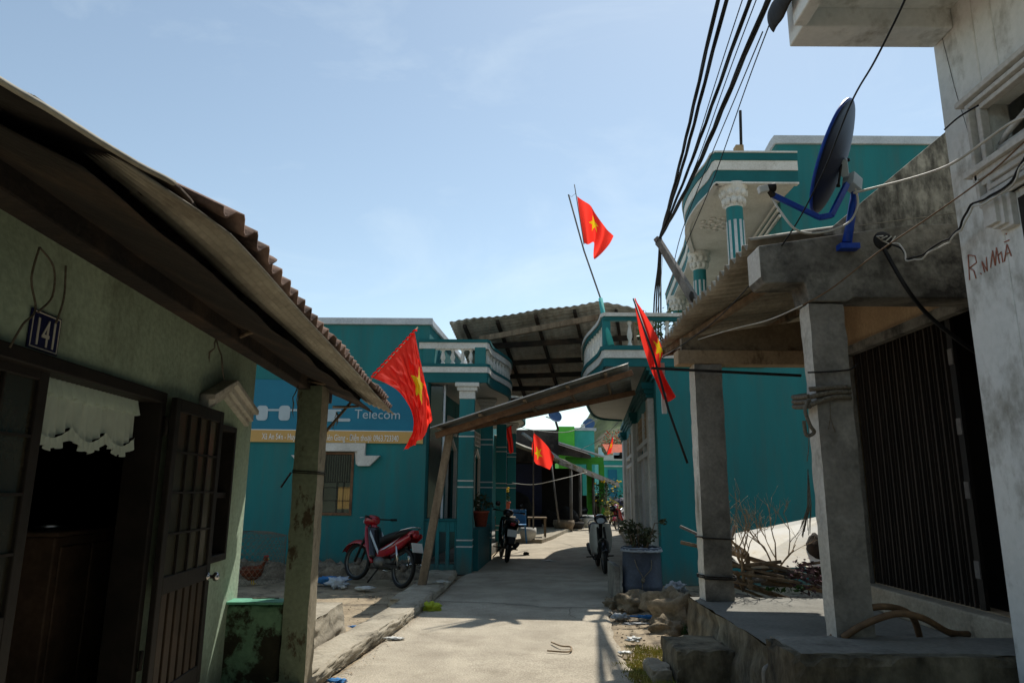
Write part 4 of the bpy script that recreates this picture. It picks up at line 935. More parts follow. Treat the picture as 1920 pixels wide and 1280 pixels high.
MB().grid(lambda a, b: (1.83-.07*math.sin(a*2.6), 3.9+.35*b, 4.80+.12*math.cos(a*2.6)+.01*math.sin(b*9)), 16, 8, .006).build('gutter', m_iron, W)
cr = MB(); q = catmull([(2.9,4.17,4.62),(2.9,4.13,4.3),(2.9,4.1,4.1),(2.9,4.06,3.9),(2.9,4.04,3.75)], 10)
for i in range(len(q)-1):
    a, b = q[i]+V(-.002,.006*nz(i*.9,1),0), q[i+1]+V(-.002,.006*nz((i+1)*.9,1),0); cr.add([a, b, b+V(0,.0045,0), a+V(0,.0045,0)], [(0,1,2,3)])
cr.build('plaster_crack', m_iron, W)
# painted letters B.NHA on the pale wall
def gx(u, v): return P(u, v, x=2.896)
strokes = [[(1815,478),(1818,525)],[(1815,478),(1828,480),(1831,492),(1818,502)],[(1818,502),(1826,508),(1830,522)],[(1838,512),(1840,514)],
 [(1846,510),(1841,492)],[(1841,490),(1851,508)],[(1851,508),(1849,482)],[(1857,502),(1861,470)],[(1861,470),(1866,498)],[(1866,498),(1868,464)],[(1868,464),(1874,494)],
 [(1872,478),(1877,472),(1880,492)],[(1883,490),(1888,458)],[(1888,458),(1896,480)],[(1885,477),(1893,473)],[(1883,454),(1892,450)],[(1886,440),(1887,437)]]
g = MB()
for st in strokes:
    q = [gx(u, v) for u, v in st]; rr = .0035
    g.tube(q, rr, 5)
g.build('lettering', m_graf, W)
# porch: platform, ledge, pillars, beam, roof
PF = thing('porch_platform', (2.0, 6, 0), 'raised rough concrete porch platform with sunlit far edge on the right', 'platform')
def plat(a, b): x = 1.88+2.0*a; y = 4.3+3.42*b; return (x+(.02*nz(y, 0, 5) if a == 0 else 0), y+(.02*nz(x, 0, 5) if b == 1 else 0), .50+.004*nz(x, y, 2.5))
mb = MB(); mb.grid(plat, 30, 50); mb.build('top', m_floor, PF)
def pface(a, b): y = 3+4.72*b; z = .5*(1-a)-.05*a; return (1.88-.05*a-.05*abs(nz(y*2.2, z*5, 1, 6))-.025*nz(y*6, z*9, 1, 2)*(a > .03), y, z+(.0 if a else .004*nz(1.88,y,2.5)))
mb = MB(); mb.grid(lambda a, b: pface(a, 1-b), 16, 110); mb.grid(lambda a, b: (1.88+2*b, 7.72+.04*a, .5*(1-a)-.05*a), 6, 20); mb.build('side', m_ledge, PF)
LG = thing('concrete_ledge', (2.5, 4.6, 0), 'low concrete ledge block in the near right corner in front of the pillar', 'ledge')
MB().rbox(1.72,4.28,4.42,4.93,.64,.662,.05,.004,.015,5).build('top', m_floor, LG)
def lface(a, b): x = 1.68+2.6*b; z = .65*(1-a)-.05*a; return (x, 4.38-.03*nz(x*3, z*5, 1)*(0 if a == 0 else 1)-.03*a, z)
def lside(a, b): y = 4.38+.55*b; z = .65*(1-a)-.05*a; return (1.68-.03*a-.03*nz(y*5, z*6, 1)*(0 if a == 0 else 1), y, z)
MB().rbox(1.68,4.28,4.38,4.93,-.05,.648,.05,.010,.035,5).build('body', m_ledge, LG)
ST = thing('step_block', (1.62, 6.5, 0), 'worn concrete step block beside the porch platform', 'step')
MB().rbox(1.37,1.865,6.17,6.80,-.02,.30,.035,.008,.03).build('block', m_ledge, ST)
MB().rbox(1.18,1.36,6.25,6.72,-.02,.13,.035,.008,.025).build('lower_tread', m_pave, ST)
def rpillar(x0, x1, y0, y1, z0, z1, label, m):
    t = thing('porch_pillar', (x0, y0, z0), label, 'pillar'); bounce_sides(MB().rbox(x0, x1, y0, y1, z0, z1, amp=.0025, chip=.008).build('shaft', m, t), m_pale, lambda p: p.normal.x < -.5); return t
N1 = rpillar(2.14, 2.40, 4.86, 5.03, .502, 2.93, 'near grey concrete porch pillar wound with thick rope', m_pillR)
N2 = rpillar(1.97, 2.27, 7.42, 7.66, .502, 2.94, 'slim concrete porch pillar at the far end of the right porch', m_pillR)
for z, k in ((.72,0),(.74,0),(1.12,0)):
    cable([(1.965,7.41,z),(2.28,7.41,z-.01*(k+1)),(2.28,7.67,z),(1.965,7.67,z),(1.965,7.41,z+.01)], .008, m_iron, 'wire_tie', parent=N2, seg=3)
BM = thing('concrete_beam', (2.4, 4.9, 2.9), 'dark stained concrete beam across the near end of the right porch', 'beam')
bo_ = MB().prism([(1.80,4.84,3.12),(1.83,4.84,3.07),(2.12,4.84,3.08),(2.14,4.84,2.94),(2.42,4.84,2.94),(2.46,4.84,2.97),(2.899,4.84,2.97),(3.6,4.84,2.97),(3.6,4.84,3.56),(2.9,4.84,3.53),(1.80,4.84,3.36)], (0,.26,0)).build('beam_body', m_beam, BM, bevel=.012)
bounce_sides(bo_, m_pale, lambda p: (abs(p.normal.x) > .3 and p.center.x < -.6) or (abs(p.normal.z) > .8 and p.center.z < .14 and p.center.x < -.3))
GP = thing('gable_parapet', (2.6, 4.6, 3.3), 'black-mottled sloping parapet rising to the pale house', 'parapet')
q = [P(1543,440,y=5.0), P(1772,248,y=5.0), P(1812,215,y=5.0), P(1812,420,y=5.0), P(1700,440,y=5.0)]
MB().prism(q[::-1], (0,.11,0)).build('parapet_slab', m_mould, GP, bevel=.006)
PR = thing('porch_roof', (1.8, 5, 3.2), 'corrugated porch roof on rough timbers over the right porch', 'roof')
e0, e1 = P(1411,456,y=5.0), P(1228,656,y=8.75)
SL = V(1.9, 0, .28)
mb = MB(); mb.sheet(e0+V(0,.0,.02), e1-e0, SL, .15, .034, .004, nB=8, jag=.02, wob=.02, seed=4); mb.build('roof_sheet', m_corr, PR)
mb = MB(); mb.bar(e0.lerp(e1,.1)+SL*.33+V(0,0,-.07), e1+SL*.06+V(0,-.1,-.06), .055, .06); mb.bar(e0.lerp(e1,.1)+SL*.85+V(0,0,-.07), e1+SL*.6+V(0,-.1,-.06), .055, .06)
build_each(mb, 'purlin', m_wood, PR)
mb = MB()
for t in (.97,): p = e0.lerp(e1, t)+V(0,0,-.08); mb.bar(p, p+SL*.98, .07, .07)
build_each(mb, 'rafter', m_woodR, PR)
IW = thing('porch_end_wall', (2.8, 7.7, 2.9), 'plain beam and infill under the far end of the porch roof', 'beam')
MB().box(1.80,3.6,7.43,7.63,2.942,3.10).build('beam', m_beige, IW, bevel=.01)
MB().prism([(1.86,7.48,3.102),(3.6,7.48,3.102),(3.6,7.48,3.50),(1.86,7.48,3.24)], (0,.08,0)).build('infill', m_infill, IW)
MB().bar(P(1221,690,y=7.36), P(1502,704,y=7.2), .035, .025).build('stick', m_iron, IW)
# shop front behind the porch
SF = thing('shop_building', (3.6, 6.3, .5), 'beige shop wall with a folding iron shutter at the back of the right porch', 'shop')
w_ = MB(); w_.cut(3.6, 3.75, 4.3, 7.72, .5, 4.2, 'y', [(4.7,7.24,.72,3.06)]); w_.build('wall', m_beige, SF)
MB().prism([(3.52,4.3,3.0),(3.598,4.3,3.0),(3.598,7.3,3.0),(3.52,7.3,3.0)], (0,0,.09)).build('lintel', m_beam, SF)
MB().box(3.5,3.598,7.20,7.50,.5,3.0).build('wall_pier', m_pillR, SF, bevel=.01)
MB().box(3.45,3.74,4.3,7.198,.5,.716).build('threshold', m_pave, SF, bevel=.015)
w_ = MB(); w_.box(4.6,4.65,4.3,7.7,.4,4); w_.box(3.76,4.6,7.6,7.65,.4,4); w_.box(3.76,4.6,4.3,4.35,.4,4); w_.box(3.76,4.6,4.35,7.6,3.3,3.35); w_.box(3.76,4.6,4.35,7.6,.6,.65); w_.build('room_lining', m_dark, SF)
sh_ = MB(); y = 7.2; k = 0
while y > 5.62:
    sh_.bar((3.62+.035*(k % 2), y, .72), (3.62+.035*(k % 2), y, 3.05), .026, .012, up=(1,0,0)); sh_.bar((3.62,y-.02,.72), (3.62,y-.02,3.05), .006, .03, up=(1,0,0)); y -= .062; k += 1
sh_.build('folding_shutter', m_shut, SF)
sh_ = MB(); sh_.box(3.60,3.63,5.56,5.63,.72,3.05)
sh_.build('shutter_stile', m_door, SF)
sh_ = MB()
for z in (.95,1.55,2.05,2.62): sh_.box(3.59,3.60,5.565,5.625,z,z+.13)
build_each(sh_, 'lock_plate', m_woodG, SF)
# rope, cables, hose, pipe
rp = thing('rope_coil', (2.2,4.95,2.1), 'thick grey rope wound round the near porch pillar', 'rope')
mb = MB()
for k in range(3):
    z = 2.30-.035*k; q = [(2.09,4.85,z-.02*k),(2.23,4.83,z+.01),(2.37,4.85,z+.015),(2.375,4.98,z),(2.37,5.11,z),(2.23,5.115,z),(2.085,5.11,z-.02),(2.07,4.98,z-.04),(2.085,4.85,z-.05)]
    mb.tube(catmull(q, 6), .017, 8)
mb.build('windings', m_rope, rp)
mb = MB(); mb.tube(catmull([(2.08,4.86,2.22),(2.05,4.85,2.15),(2.07,4.84,2.05),(2.10,4.85,2.0),(2.05,4.86,1.98),(2.04,4.86,2.08)], 8), .013, 7)
mb.tube(catmull([(2.22,4.83,2.22),(2.21,4.825,2.10),(2.19,4.825,2.02)], 6), .004, 5); mb.tube([(2.21,4.825,2.1),(2.235,4.825,2.0)], .004, 5)
mb.tube(catmull([(2.07,4.85,2.1),(2.05,4.84,1.9),(2.03,4.84,1.8)], 6), .003, 5)
mb.build('loose_end', m_rope, rp)
tf = MB(); rnd = random.Random(4)
for i in range(14): tf.tube([(2.09,4.98,1.75), (2.085+rnd.uniform(-.02,.01),4.98,1.5), (2.05+rnd.uniform(-.05,.03),4.98+rnd.uniform(-.03,.03),1.28+rnd.uniform(0,.1))], .0025, 4)
tag(tf.build('frayed_rope', m_rope), 'frayed tail of rope hanging beside the near right pillar', 'rope')
cable([(2.09,4.85,2.42),(2.23,4.84,2.425),(2.37,4.85,2.44),(2.42,4.85,2.46),(2.45,4.84,2.49)], .006, m_iron, 'wire_tie', 'thin black wire tied round the near right pillar above the rope', 'wire')
def PC(lst):      # points by bearing and distance, kept clear of the pale wall's face
    out = []
    for u, v, y in lst:
        p = P(u, v, y=y)
        if p.x > 2.785 and p.y < 4.5: p = P(u, v, x=2.785)
        out.append(p)
    return out
cable(PC([(1443,362,4.55),(1462,395,4.5),(1495,432,4.45),(1540,436,4.6),(1590,418,4.72),(1608,385,4.72),(1604,352,4.7)]), .008, m_cableW, 'antenna_cable', 'white cable looping from the dish receiver along the beam top', 'cable')
cable(PC([(1600,362,4.66),(1640,352,4.6),(1700,337,4.5),(1760,318,4.3),(1800,298,4.15),(1850,262,3.95),(1900,228,3.75),(1960,205,3.5)]), .009, m_cableW, 'antenna_cable', 'white cable running from the dish arm across the pale wall', 'cable')
cable(PC([(1505,572,4.84),(1560,540,4.75),(1650,470,4.6),(1750,402,4.35),(1850,330,4.0),(1925,262,3.75),(2000,200,3.4)]), .005, m_brown, 'cord', 'thin tan cord stretched diagonally from the near pillar to the pale wall', 'cord')
cable(PC([(1505,572,4.84),(1440,600,5.6),(1370,618,6.6),(1300,640,7.6),(1240,668,8.2)]), .005, m_cableW, 'wire', 'thin pale wire strung under the porch roof from pillar to eave', 'wire')
cable(PC([(1668,452,4.78),(1680,462,4.75),(1692,480,4.7),(1710,484,4.6),(1740,470,4.4),(1790,440,4.2),(1812,402,4.1),(1850,370,3.95),(1890,345,3.8),(1925,290,3.6)]), .007, m_black, 'twisted_cable', 'black twin cable drooping across the pale wall below the window', 'cable', wig=.03)
cable(PC([(1668,450,4.77),(1684,456,4.75),(1688,476,4.7),(1712,488,4.6),(1742,476,4.4),(1792,446,4.2),(1816,406,4.1),(1852,376,3.95),(1892,350,3.8),(1925,298,3.6)]), .006, m_cableW, 'twisted_cable', 'white strand twisted along the black cable on the pale wall', 'cable', wig=.04)
cable(PC([(1655,462,4.82),(1700,540,4.75),(1740,590,4.9),(1800,640,5.0),(1850,672,5.1)]), .016, m_black, 'power_lead', 'thick black lead dropping from the beam socket into the porch', 'cable')
cable(PC([(1720,-60,2.5),(1690,15,2.7),(1640,115,3.0),(1595,195,3.4),(1540,330,4.1),(1480,440,4.7),(1410,530,5.4),(1330,610,6.3),(1240,672,7.6)]), .005, m_black, 'overhead_wire', 'single thin black wire crossing in front of the blue dish', 'wire')
cable(PC([(1771,243,4.30),(1790,226,4.2),(1808,213,4.12),(1834,198,4.02)]), .006, m_black, 'wire', 'short black wire tied with yellow fibre to the corner of the moulded window', 'wire')
tag(MB().rock(P(1826,203,y=4.03), .022, 2, (.7,2,.8), n=6).build('fibre_knot', m_beige), 'yellowish fibre knot on the corner of the window surround', 'knot')
sk_ = thing('wall_socket', tuple(P(1655,452,y=4.82)), 'black round socket hole on the concrete beam with wires coming out', 'socket')
MB().lathe([(0,.02),(.055,.02),(.07,.01),(.075,0)], P(1655,452,y=4.845), 20, (0,-1,0)).build('plate', m_black, sk_)
mb = MB()
for a in range(4): p = P(1655,452,y=4.82); mb.tube([p, p+V(-.05+.03*a, -.02, .03-.02*a), p+V(-.02+.03*a,-.05,.02)], .005, 5)
mb.build('bare_wire', m_cableW, sk_)
for lst, lab in (([(1560,1195,4.95),(1590,1165,4.9),(1630,1140,4.9),(1675,1138,4.9),(1710,1155,4.95),(1725,1195,5.1)], 'brown hose arching highest behind the ledge'), ([(1580,1195,4.85),(1620,1170,4.8),(1680,1150,4.78),(1730,1158,4.8),(1780,1185,4.9),(1815,1188,5.1)], 'brown hose loop lying nearest the front of the ledge')):
    cable(PC(lst), .022, m_brown, 'hose', lab, 'hose', n=10, group='hoses behind the ledge')
pp = thing('drain_pipe', tuple(P(1445,1262,y=4.35)), 'grey plastic elbow pipe sticking out under the ledge', 'pipe')
mb = MB(); mb.tube(catmull([P(1440,1300,y=5.0), P(1436,1262,y=5.0), P(1441,1252,y=5.02), P(1452,1251,y=5.05), P(1478,1252,y=5.1)], 6), .028, 12); mb.build('elbow', m_pillR, pp)
# ================================================================ SATELLITE DISHES
def dish(c, n, dia, label, name='satellite_dish', up=(0,0,1), seg=40):
    n = Vector(n).normalized(); c = Vector(c); t = thing(name, tuple(c), label, 'satellite dish')
    r = dia/2; pr = [(r*k/12, .16*r*(k/12)**2*1.0) for k in range(13)]
    MB().lathe(pr+[(r*(12-k)/12, .16*r*((12-k)/12)**2-.012) for k in range(13)], c, seg, n).build('reflector', m_blue if dia > .79 else m_dishF, t)
    rm = MB(); rm.lathe([(r-.004,.16*r-.012),(r+.012,.16*r-.006),(r+.012,.16*r+.008),(r-.004,.16*r+.006)], c, seg, n); rm.build('rim', m_blueB if dia > .79 else m_dishF, t)
    return t, n, c, r
dc = (P(1617,190,y=4.45)+P(1541,404,y=4.75))/2
D, dn, dcc, dr = dish(dc, (-.80,.44,.42), .80, 'large navy satellite dish seen edge-on above the grey porch beam')
foot = P(1588,455,y=4.79); top = P(1606,345,y=4.74)
mb = MB(); mb.tube([foot, foot.lerp(top,.35), top], [.034,.030,.028], 12); mb.build('mast', m_blueB, D)
MB().box(foot.x-.06, foot.x+.08, foot.y-.03, foot.y+.048, foot.z-.05, foot.z-.01).build('foot_plate', m_blueB, D)
bk = dcc-dn*.02; mb = MB(); mb.bar(top+V(0,0,-.02), P(1590,335,y=4.68), .09, .10); mb.bar(P(1585,330,y=4.66), dcc-dn*.01, .05, .05); mb.build('bracket', m_ltgrey, D, bevel=.006)
mb = MB()
for du, dv in ((0,-30),(-18,18)):
    p = P(1590+du, 330+dv, y=4.62); mb.rock(p, .014, 1, (1,1,1), n=5)
    mb.bar(p, dcc-dn*.0, .012, .012)
mb.build('bolt', m_iron, D)
mb = MB(); mb.bar(P(1588,345,y=4.66), P(1558,405,y=4.60), .03, .04); mb.bar(P(1558,404,y=4.60), P(1536,408,y=4.58), .03, .04); mb.bar(P(1537,408,y=4.58), P(1446,364,y=4.52), .026, .036); mb.build('feed_arm', m_blueB, D, bevel=.004)
lp = P(1437,356,y=4.50); mb = MB(); mb.bar(lp+V(-.055,0,-.005), lp+V(.01,0,.01), .045, .05); mb.build('receiver', m_white, D, bevel=.006)
mb = MB(); mb.lathe([(0,0),(.022,0),(.03,.04),(.032,.055),(0,.055)], lp+V(.005,0,.015), 16, (1,.1,.1)); mb.bar(lp+V(.02,0,0), P(1450,368,y=4.52), .03, .03); mb.build('receiver_neck', m_iron, D)
d2 = dish(P(1040,780,y=31), (.35,-.8,.45), .62, 'blue satellite dish on the dark far house, left of the two distant dishes')[0]
MB().tube([P(1042,790,y=31), P(1047,806,y=31.2)], .05, 8).build('mast', m_iron, d2); MB().tube([P(1036,785,y=31), P(1024,781,y=30.6)], .03, 6).build('feed_arm', m_white, d2)
d3 = dish(P(1104,796,y=42), (-.35,-.8,.4), .75, 'blue satellite dish in front of the hill, right of the two distant dishes')[0]
MB().tube([P(1104,798,y=42), P(1106,812,y=42.2)], .05, 8).build('mast', m_iron, d3); MB().bar(P(1092,795,y=41.8), P(1094,803,y=41.8), .22, .2).build('receiver', m_white, d3)
# ================================================================ OVERHEAD CABLES
node = P(1237,447,y=13)
def wire(name, label, ufar, r, k, off):
    far = P(ufar, 0, z=6.35+off); d = (far-node); ext = node+d*2.2; ext.z = far.z+.15
    mid = node.lerp(far, .5)+V(0,0,-.10-.03*k)
    o = thing(name, tuple(node), label, 'cable', 'cable bundles over the lane')
    for j in range(3 if r > .01 else 1):
        q = catmull([node, mid, far, ext], 24)
        if r > .01: q = [p+V(math.cos(i*.30+j*2.1)*r*1.1, 0, math.sin(i*.30+j*2.1)*r*1.1) for i, p in enumerate(q)]
        MB().tube(q, r, 6).build('strand', m_cable, o)
    return o
wire('cable_bundle', 'thick black cable bundle furthest left against the sky', 1346, .0115, 0, 0)
wire('cable_bundle', 'second thick black cable bundle from the left against the sky', 1362, .0115, 1, .02)
wire('cable_bundle', 'thick black cable bundle third from the left against the sky', 1406, .0115, 0, .05)
wire('cable_bundle', 'thickest rightmost black cable bundle against the sky', 1440, .016, 2, .0)
wire('thin_cable', 'thin cable between the middle black bundles', 1392, .006, 2, .1)
wire('thin_cable', 'thin cable just right of the third bundle', 1418, .006, 4, .1)
for k, (pts, lab) in enumerate(((((1445,40,7.0),(1400,160,9),(1340,330,11),(1290,450,12.5),(1250,545,14)), 'thin black wire running down across the upper balcony'), (((1430,60,7.2),(1380,180,9),(1330,300,11),(1280,430,12.5),(1262,500,14)), 'thin grey wire running down left of the upper columns'))):
    cable(PC(pts), .008, m_cable, 'thin_wire', lab, 'cable', group='cable bundles over the lane')
dr_ = thing('cable_drop', tuple(P(1235,590,y=15)), 'bundle of black cables dropping from the arm behind the balcony rail', 'cable')
for k, u in enumerate((1228,1232,1236,1240)):
    MB().tube(catmull([node+V(.01*k,0,0), P(1236+k*1.5-2, 500, y=13.8), P(u-1, 560, y=15.2), P(u-4+k, 650, y=17)], 8), .018, 6).build('strand', m_cable, dr_)
cable(PC([(1243,460,13),(1240,520,13.2),(1236,560,13.3),(1228,600,12.8),(1215,640,12.4)]), .005, m_cableW, 'wire', 'thin white wire hanging down from the timber arm', 'wire')
cable(PC([(975,800,24),(1000,806,24),(1060,810,24),(1100,795,24),(1168,755,20)]), .012, m_cableW, 'lane_wire', 'pale wire sagging over the far lane near the dishes', 'wire')
cable(PC([(960,905,20),(1000,908,20),(1050,898,20),(1100,885,22)]), .010, m_cableW, 'lane_wire', 'pale wire sagging behind the starred flag', 'wire')
cable(PC([(1090,842,30),(1130,820,30),(1180,770,22),(1230,730,14)]), .010, m_cable, 'lane_wire', 'thin dark wire from the far green house to the right facade', 'wire')
# ================================================================ MOTORBIKES
def motorbike(x, y, head, roll, paint, label, shield=None, style='under', z=0, steer=0, k=1.0):
    t = thing('motorbike', (x, y, z), label, 'motorbike', None, R(head))
    M = Matrix.Translation((x, y, z)) @ Matrix.Rotation(R(head), 4, 'Z') @ Matrix.Rotation(R(roll), 4, 'X') @ Matrix.Scale(k, 4)
    HM = M @ Matrix.Translation((.42,0,0)) @ Matrix.Rotation(R(steer), 4, 'Z') @ Matrix.Translation((-.42,0,0))
    B = lambda: MB(M)
    F = lambda: MB(HM)
    wr = .285
    def wheel(cx, m):
        w_ = MB(m); prof = [(wr-.045, -.022), (wr-.02, -.034), (wr, -.022), (wr+.006, 0), (wr, .022), (wr-.02, .034), (wr-.045, .022), (wr-.045, -.022)]
        w_.lathe(prof, (cx, 0, wr+.006), 36, (0,1,0)); o = w_.build('wheel', m_black, t)
        w_ = MB(m); w_.lathe([(wr-.047,-.02),(wr-.06,-.015),(wr-.06,.015),(wr-.047,.02)], (cx,0,wr+.006), 36, (0,1,0)); w_.build('rim', m_rim, o)
        w_ = MB(m); w_.lathe([(0,-.05),(.03,-.05),(.06,-.03),(.06,.03),(.03,.05),(0,.05)], (cx,0,wr+.006), 18, (0,1,0))
        for k in range(18):
            a = 2*math.pi*k/18; b = a+.35*(1 if k % 2 else -1); w_.tube([(cx+.05*math.cos(b), .02*(1 if k % 2 else -1), wr+.05*math.sin(b)), (cx+(wr-.055)*math.cos(a), 0, wr+(wr-.055)*math.sin(a))], .0022, 4)
        w_.build('spoked_hub', m_woodG, o)
        return o
    wheel(.64, HM); wheel(-.60, M)
    f = F()
    for s_ in (-1, 1): f.tube([(.64,.065*s_,wr), (.50,.065*s_,.62), (.42,.055*s_,.80)], [.02,.022,.024], 8)
    f.build('front_fork', m_iron, t)
    def fen(a, b):
        th = R(20+125*a); rr = wr+.03+.03*math.sin(a*2.6); s_ = (b-.5)*2; return (.64+rr*math.cos(th)-.01, .06*s_*(1-.35*a*0), wr+.012+(rr-.035*abs(s_)**2.2)*math.sin(th))
    F().grid(lambda a, b: (.64+(wr+.05+.03*(1-a))*math.cos(R(22+105*a)), (.05+.035*math.sin(a*3.14))*(b-.5)*2, wr+(wr+.055-.06*abs(2*b-1)**2.5)*math.sin(R(22+105*a))), 20, 10, .004).build('front_fender', paint, t)
    # headlight cowl and handlebar
    o = F().loft([(.32,0,.93,.05,.04),(.36,0,.95,.10,.07),(.44,0,.95,.12,.085),(.52,0,.935,.10,.08),(.56,0,.92,.07,.055)], 18).build('headlight_cowl', paint, t)
    F().loft([(.54,0,.925,.078,.055),(.57,0,.92,.07,.05),(.585,0,.918,.04,.03)], 16).build('headlight', m_glassL, o)
    f = F(); f.tube([(.24,-.34,.99),(.33,-.2,.98),(.38,-.06,.97),(.38,.06,.97),(.33,.2,.98),(.24,.34,.99)], .011, 8); hb = f.build('handlebar', m_iron, t)
    f = F(); f.tube([(.24,-.35,.99),(.275,-.25,.985)], .018, 10); f.tube([(.24,.35,.99),(.275,.25,.985)], .018, 10); build_each(f, 'grip', m_black, hb)
    f = F(); f.tube([(.31,-.24,.985),(.34,-.38,.96)], .005, 5); f.tube([(.31,.24,.985),(.34,.38,.96)], .005, 5); build_each(f, 'brake_lever', m_chrome, hb)
    f = F()
    if style != 'under':
        for s_ in (-1, 1):
            f = F(); f.lathe([(0,-.012),(.045,-.012),(.058,0),(.05,.01),(0,.012)], (.34,.26*s_,1.12), 14, (1,0,.1)); mo_ = f.build('mirror', m_bike, hb); f = F(); f.tube([(.32,.20*s_,.99),(.34,.24*s_,1.09)], .005, 5); f.build('mirror_stalk', m_bike, mo_) if False else f.build('mirror_stalk', m_bike, hb)
    # front column and leg shields
    B().loft([(.20,0,.50,.03,.12),(.27,0,.62,.05,.16),(.34,0,.76,.055,.14),(.40,0,.86,.05,.08)], 16).build('steering_column', paint, t)
    wd = .20 if shield else .15
    sh_ = B()
    for s_ in (-1, 1):
        sh_.grid(lambda a, b: (.42-.20*a-.10*a*a+.05*(1-b)-.05*math.sin(b*3.1), s_*(.035+(wd-.02)*b*(1-.25*(2*a-1)**2)), .86-.56*a), 12, 8, .006)
    sh_.build('leg_shield', shield or paint, t)
    sh_ = B()
    sh_.grid(lambda a, b: (.36-.22*a-.06*math.sin(b*3.14), (b-.5)*2*(.12+.03*a), .84-.46*a), 10, 10, .006); sh_.build('inner_shield', m_bike, t)
    # frame tube, engine
    f = B(); f.tube([(.40,0,.80),(.22,0,.50),(.05,0,.42),(-.15,0,.45),(-.35,0,.60)], .035, 8); f.bar((-.08,.06,.30), (-.60,.07,wr), .03, .04); f.bar((-.08,-.06,.30), (-.60,-.07,wr), .03, .04); f.build('frame', m_iron, t)
    f = B(); f.loft([(-.16,0,.32,.06,.07),(-.10,0,.33,.12,.11),(.04,0,.32,.13,.11),(.12,0,.33,.09,.08)], 14); f.loft([(.10,0,.36,.06,.06),(.15,0,.37,.065,.065),(.30,0,.40,.06,.06)], 10)
    for k in range(5): f.loft([(.14+.03*k,0,.372+.006*k,.075,.075),(.148+.03*k,0,.374+.006*k,.075,.075)], 10)
    f.build('engine', m_rim, t)
    f = B(); f.tube([(.28,-.05,.34),(.2,-.09,.22),(.0,-.12,.2),(-.2,-.13,.24),(-.35,-.14,.28)], .017, 8); f.tube([(-.30,-.14,.27),(-.42,-.14,.30),(-.85,-.14,.40)], [.03,.045,.045], 12); f.build('exhaust', m_chrome if style == 'under' else m_iron, t)
    # side body, tail and seat
    f = B()
    for s_ in (-1, 1):
        f.grid(lambda a, b: (.06-.88*a, s_*(.055+.085*math.sin(min(1, a*1.5+.1)*1.57)*(1-.5*a)*math.sin(b*3.14)**.6+.02), .44+.20*a+.12*a*a+(b-.5)*(.04+.17*math.sin(a*2.6+.35))), 18, 10, .006)
    bo = f.build('side_panel', paint, t)
    f = B()
    for s_ in (-1, 1): f.add([(-.12,s_*.148,.50),(-.50,s_*.152,.66),(-.62,s_*.14,.735),(-.42,s_*.152,.60),(-.25,s_*.152,.53)], [(0,1,2,3,4)])
    f.build('side_decal', m_ltgrey, bo)
    f = B(); f.loft([(.08,0,.58,.04,.04),(0,0,.645,.10,.07),(-.18,0,.69,.135,.075),(-.38,0,.735,.14,.075),(-.57,0,.785,.125,.065),(-.70,0,.81,.07,.035)], 18); f.build('seat', m_black, t)
    f = B(); f.loft([(-.62,0,.74,.08,.06),(-.74,0,.79,.07,.055),(-.82,0,.81,.05,.035)], 14); tl = f.build('tail', paint, t)
    B().loft([(-.78,0,.76,.06,.04),(-.84,0,.765,.055,.035),(-.85,0,.765,.03,.02)], 12).build('tail_light', m_red, tl)
    f = B(); f.tube([(-.45,-.13,.76),(-.62,-.14,.83),(-.80,-.08,.88),(-.84,0,.885),(-.80,.08,.88),(-.62,.14,.83),(-.45,.13,.76)], .010, 8); f.build('grab_rail', m_chrome, t)
    f = B(); f.grid(lambda a, b: (-.60-(wr+.06)*math.cos(R(35+65*(1-a)-40)), .07*(b-.5)*2, wr+(wr+.06-.02*abs(2*b-1)**2)*math.sin(R(35+65*(1-a)-20))), 12, 6, .004); f.bar((-.80,0,.66), (-.93,0,.50), .16, .012, up=(1,0,.3)); f.build('rear_fender', m_black, t)
    f = B(); f.bar((-.86,0,.66), (-.925,0,.53), .19, .008, up=(-1,0,-.4)); f.build('licence_plate', m_white, t)
    f = B()
    for s_ in (-1, 1): f.tube([(-.60,.10*s_,wr+.02), (-.50,.115*s_,.62)], .020, 8)
    f.build('shock_absorber', m_chrome, t)
    f = B()
    f.tube([(-.05,-.26,.24),(-.05,.26,.24)], .012, 6); f.tube([(-.40,-.2,.33),(-.40,.2,.33)], .01, 6); f.tube([(-.08,.10,.24),(-.05,.24,.02)], .012, 6); f.build('foot_rest', m_iron, t)
    if shield is None:
        f = B(); f.grid(lambda a, b: (-.03+.36*a*.9, .02+.085+.004*math.sin(b*3), .46+.30*a+(b-.5)*.06), 8, 4, .005); f.grid(lambda a, b: (-.03+.36*a*.9, -.11, .46+.30*a+(b-.5)*.06), 8, 4, .005); f.build('silver_trim', m_ltgrey, t)
    return t
m_rim = mat('dull_rim', S(110,110,108), S(80,80,78), rough=.45, metal=.8, bump=0, fine=.03)
m_glassL = mat('headlight_glass', S(170,180,190), S(150,160,170), rough=.1, bump=0, fine=0)
motorbike(-2.22, 12.18, 133, 7, m_red, 'red motorbike parked against the teal wall beside the leaning post', z=.03, steer=12, k=1.08)
motorbike(-.18, 16.45, 96, 8, m_bike, 'black motorbike seen from behind beside the left porch', style='dark', z=.03, k=1.08)
motorbike(1.80, 14.55, -91, 3, m_bike, 'dark motorbike with white leg shields parked facing the camera on the right of the lane', shield=m_white, style='cub', z=.03, k=1.06)
p = P(1166,985,y=29); motorbike(p.x, 29, -115, 6, m_red, 'orange-red motorbike far down the lane by the shed', style='cub', z=.0)
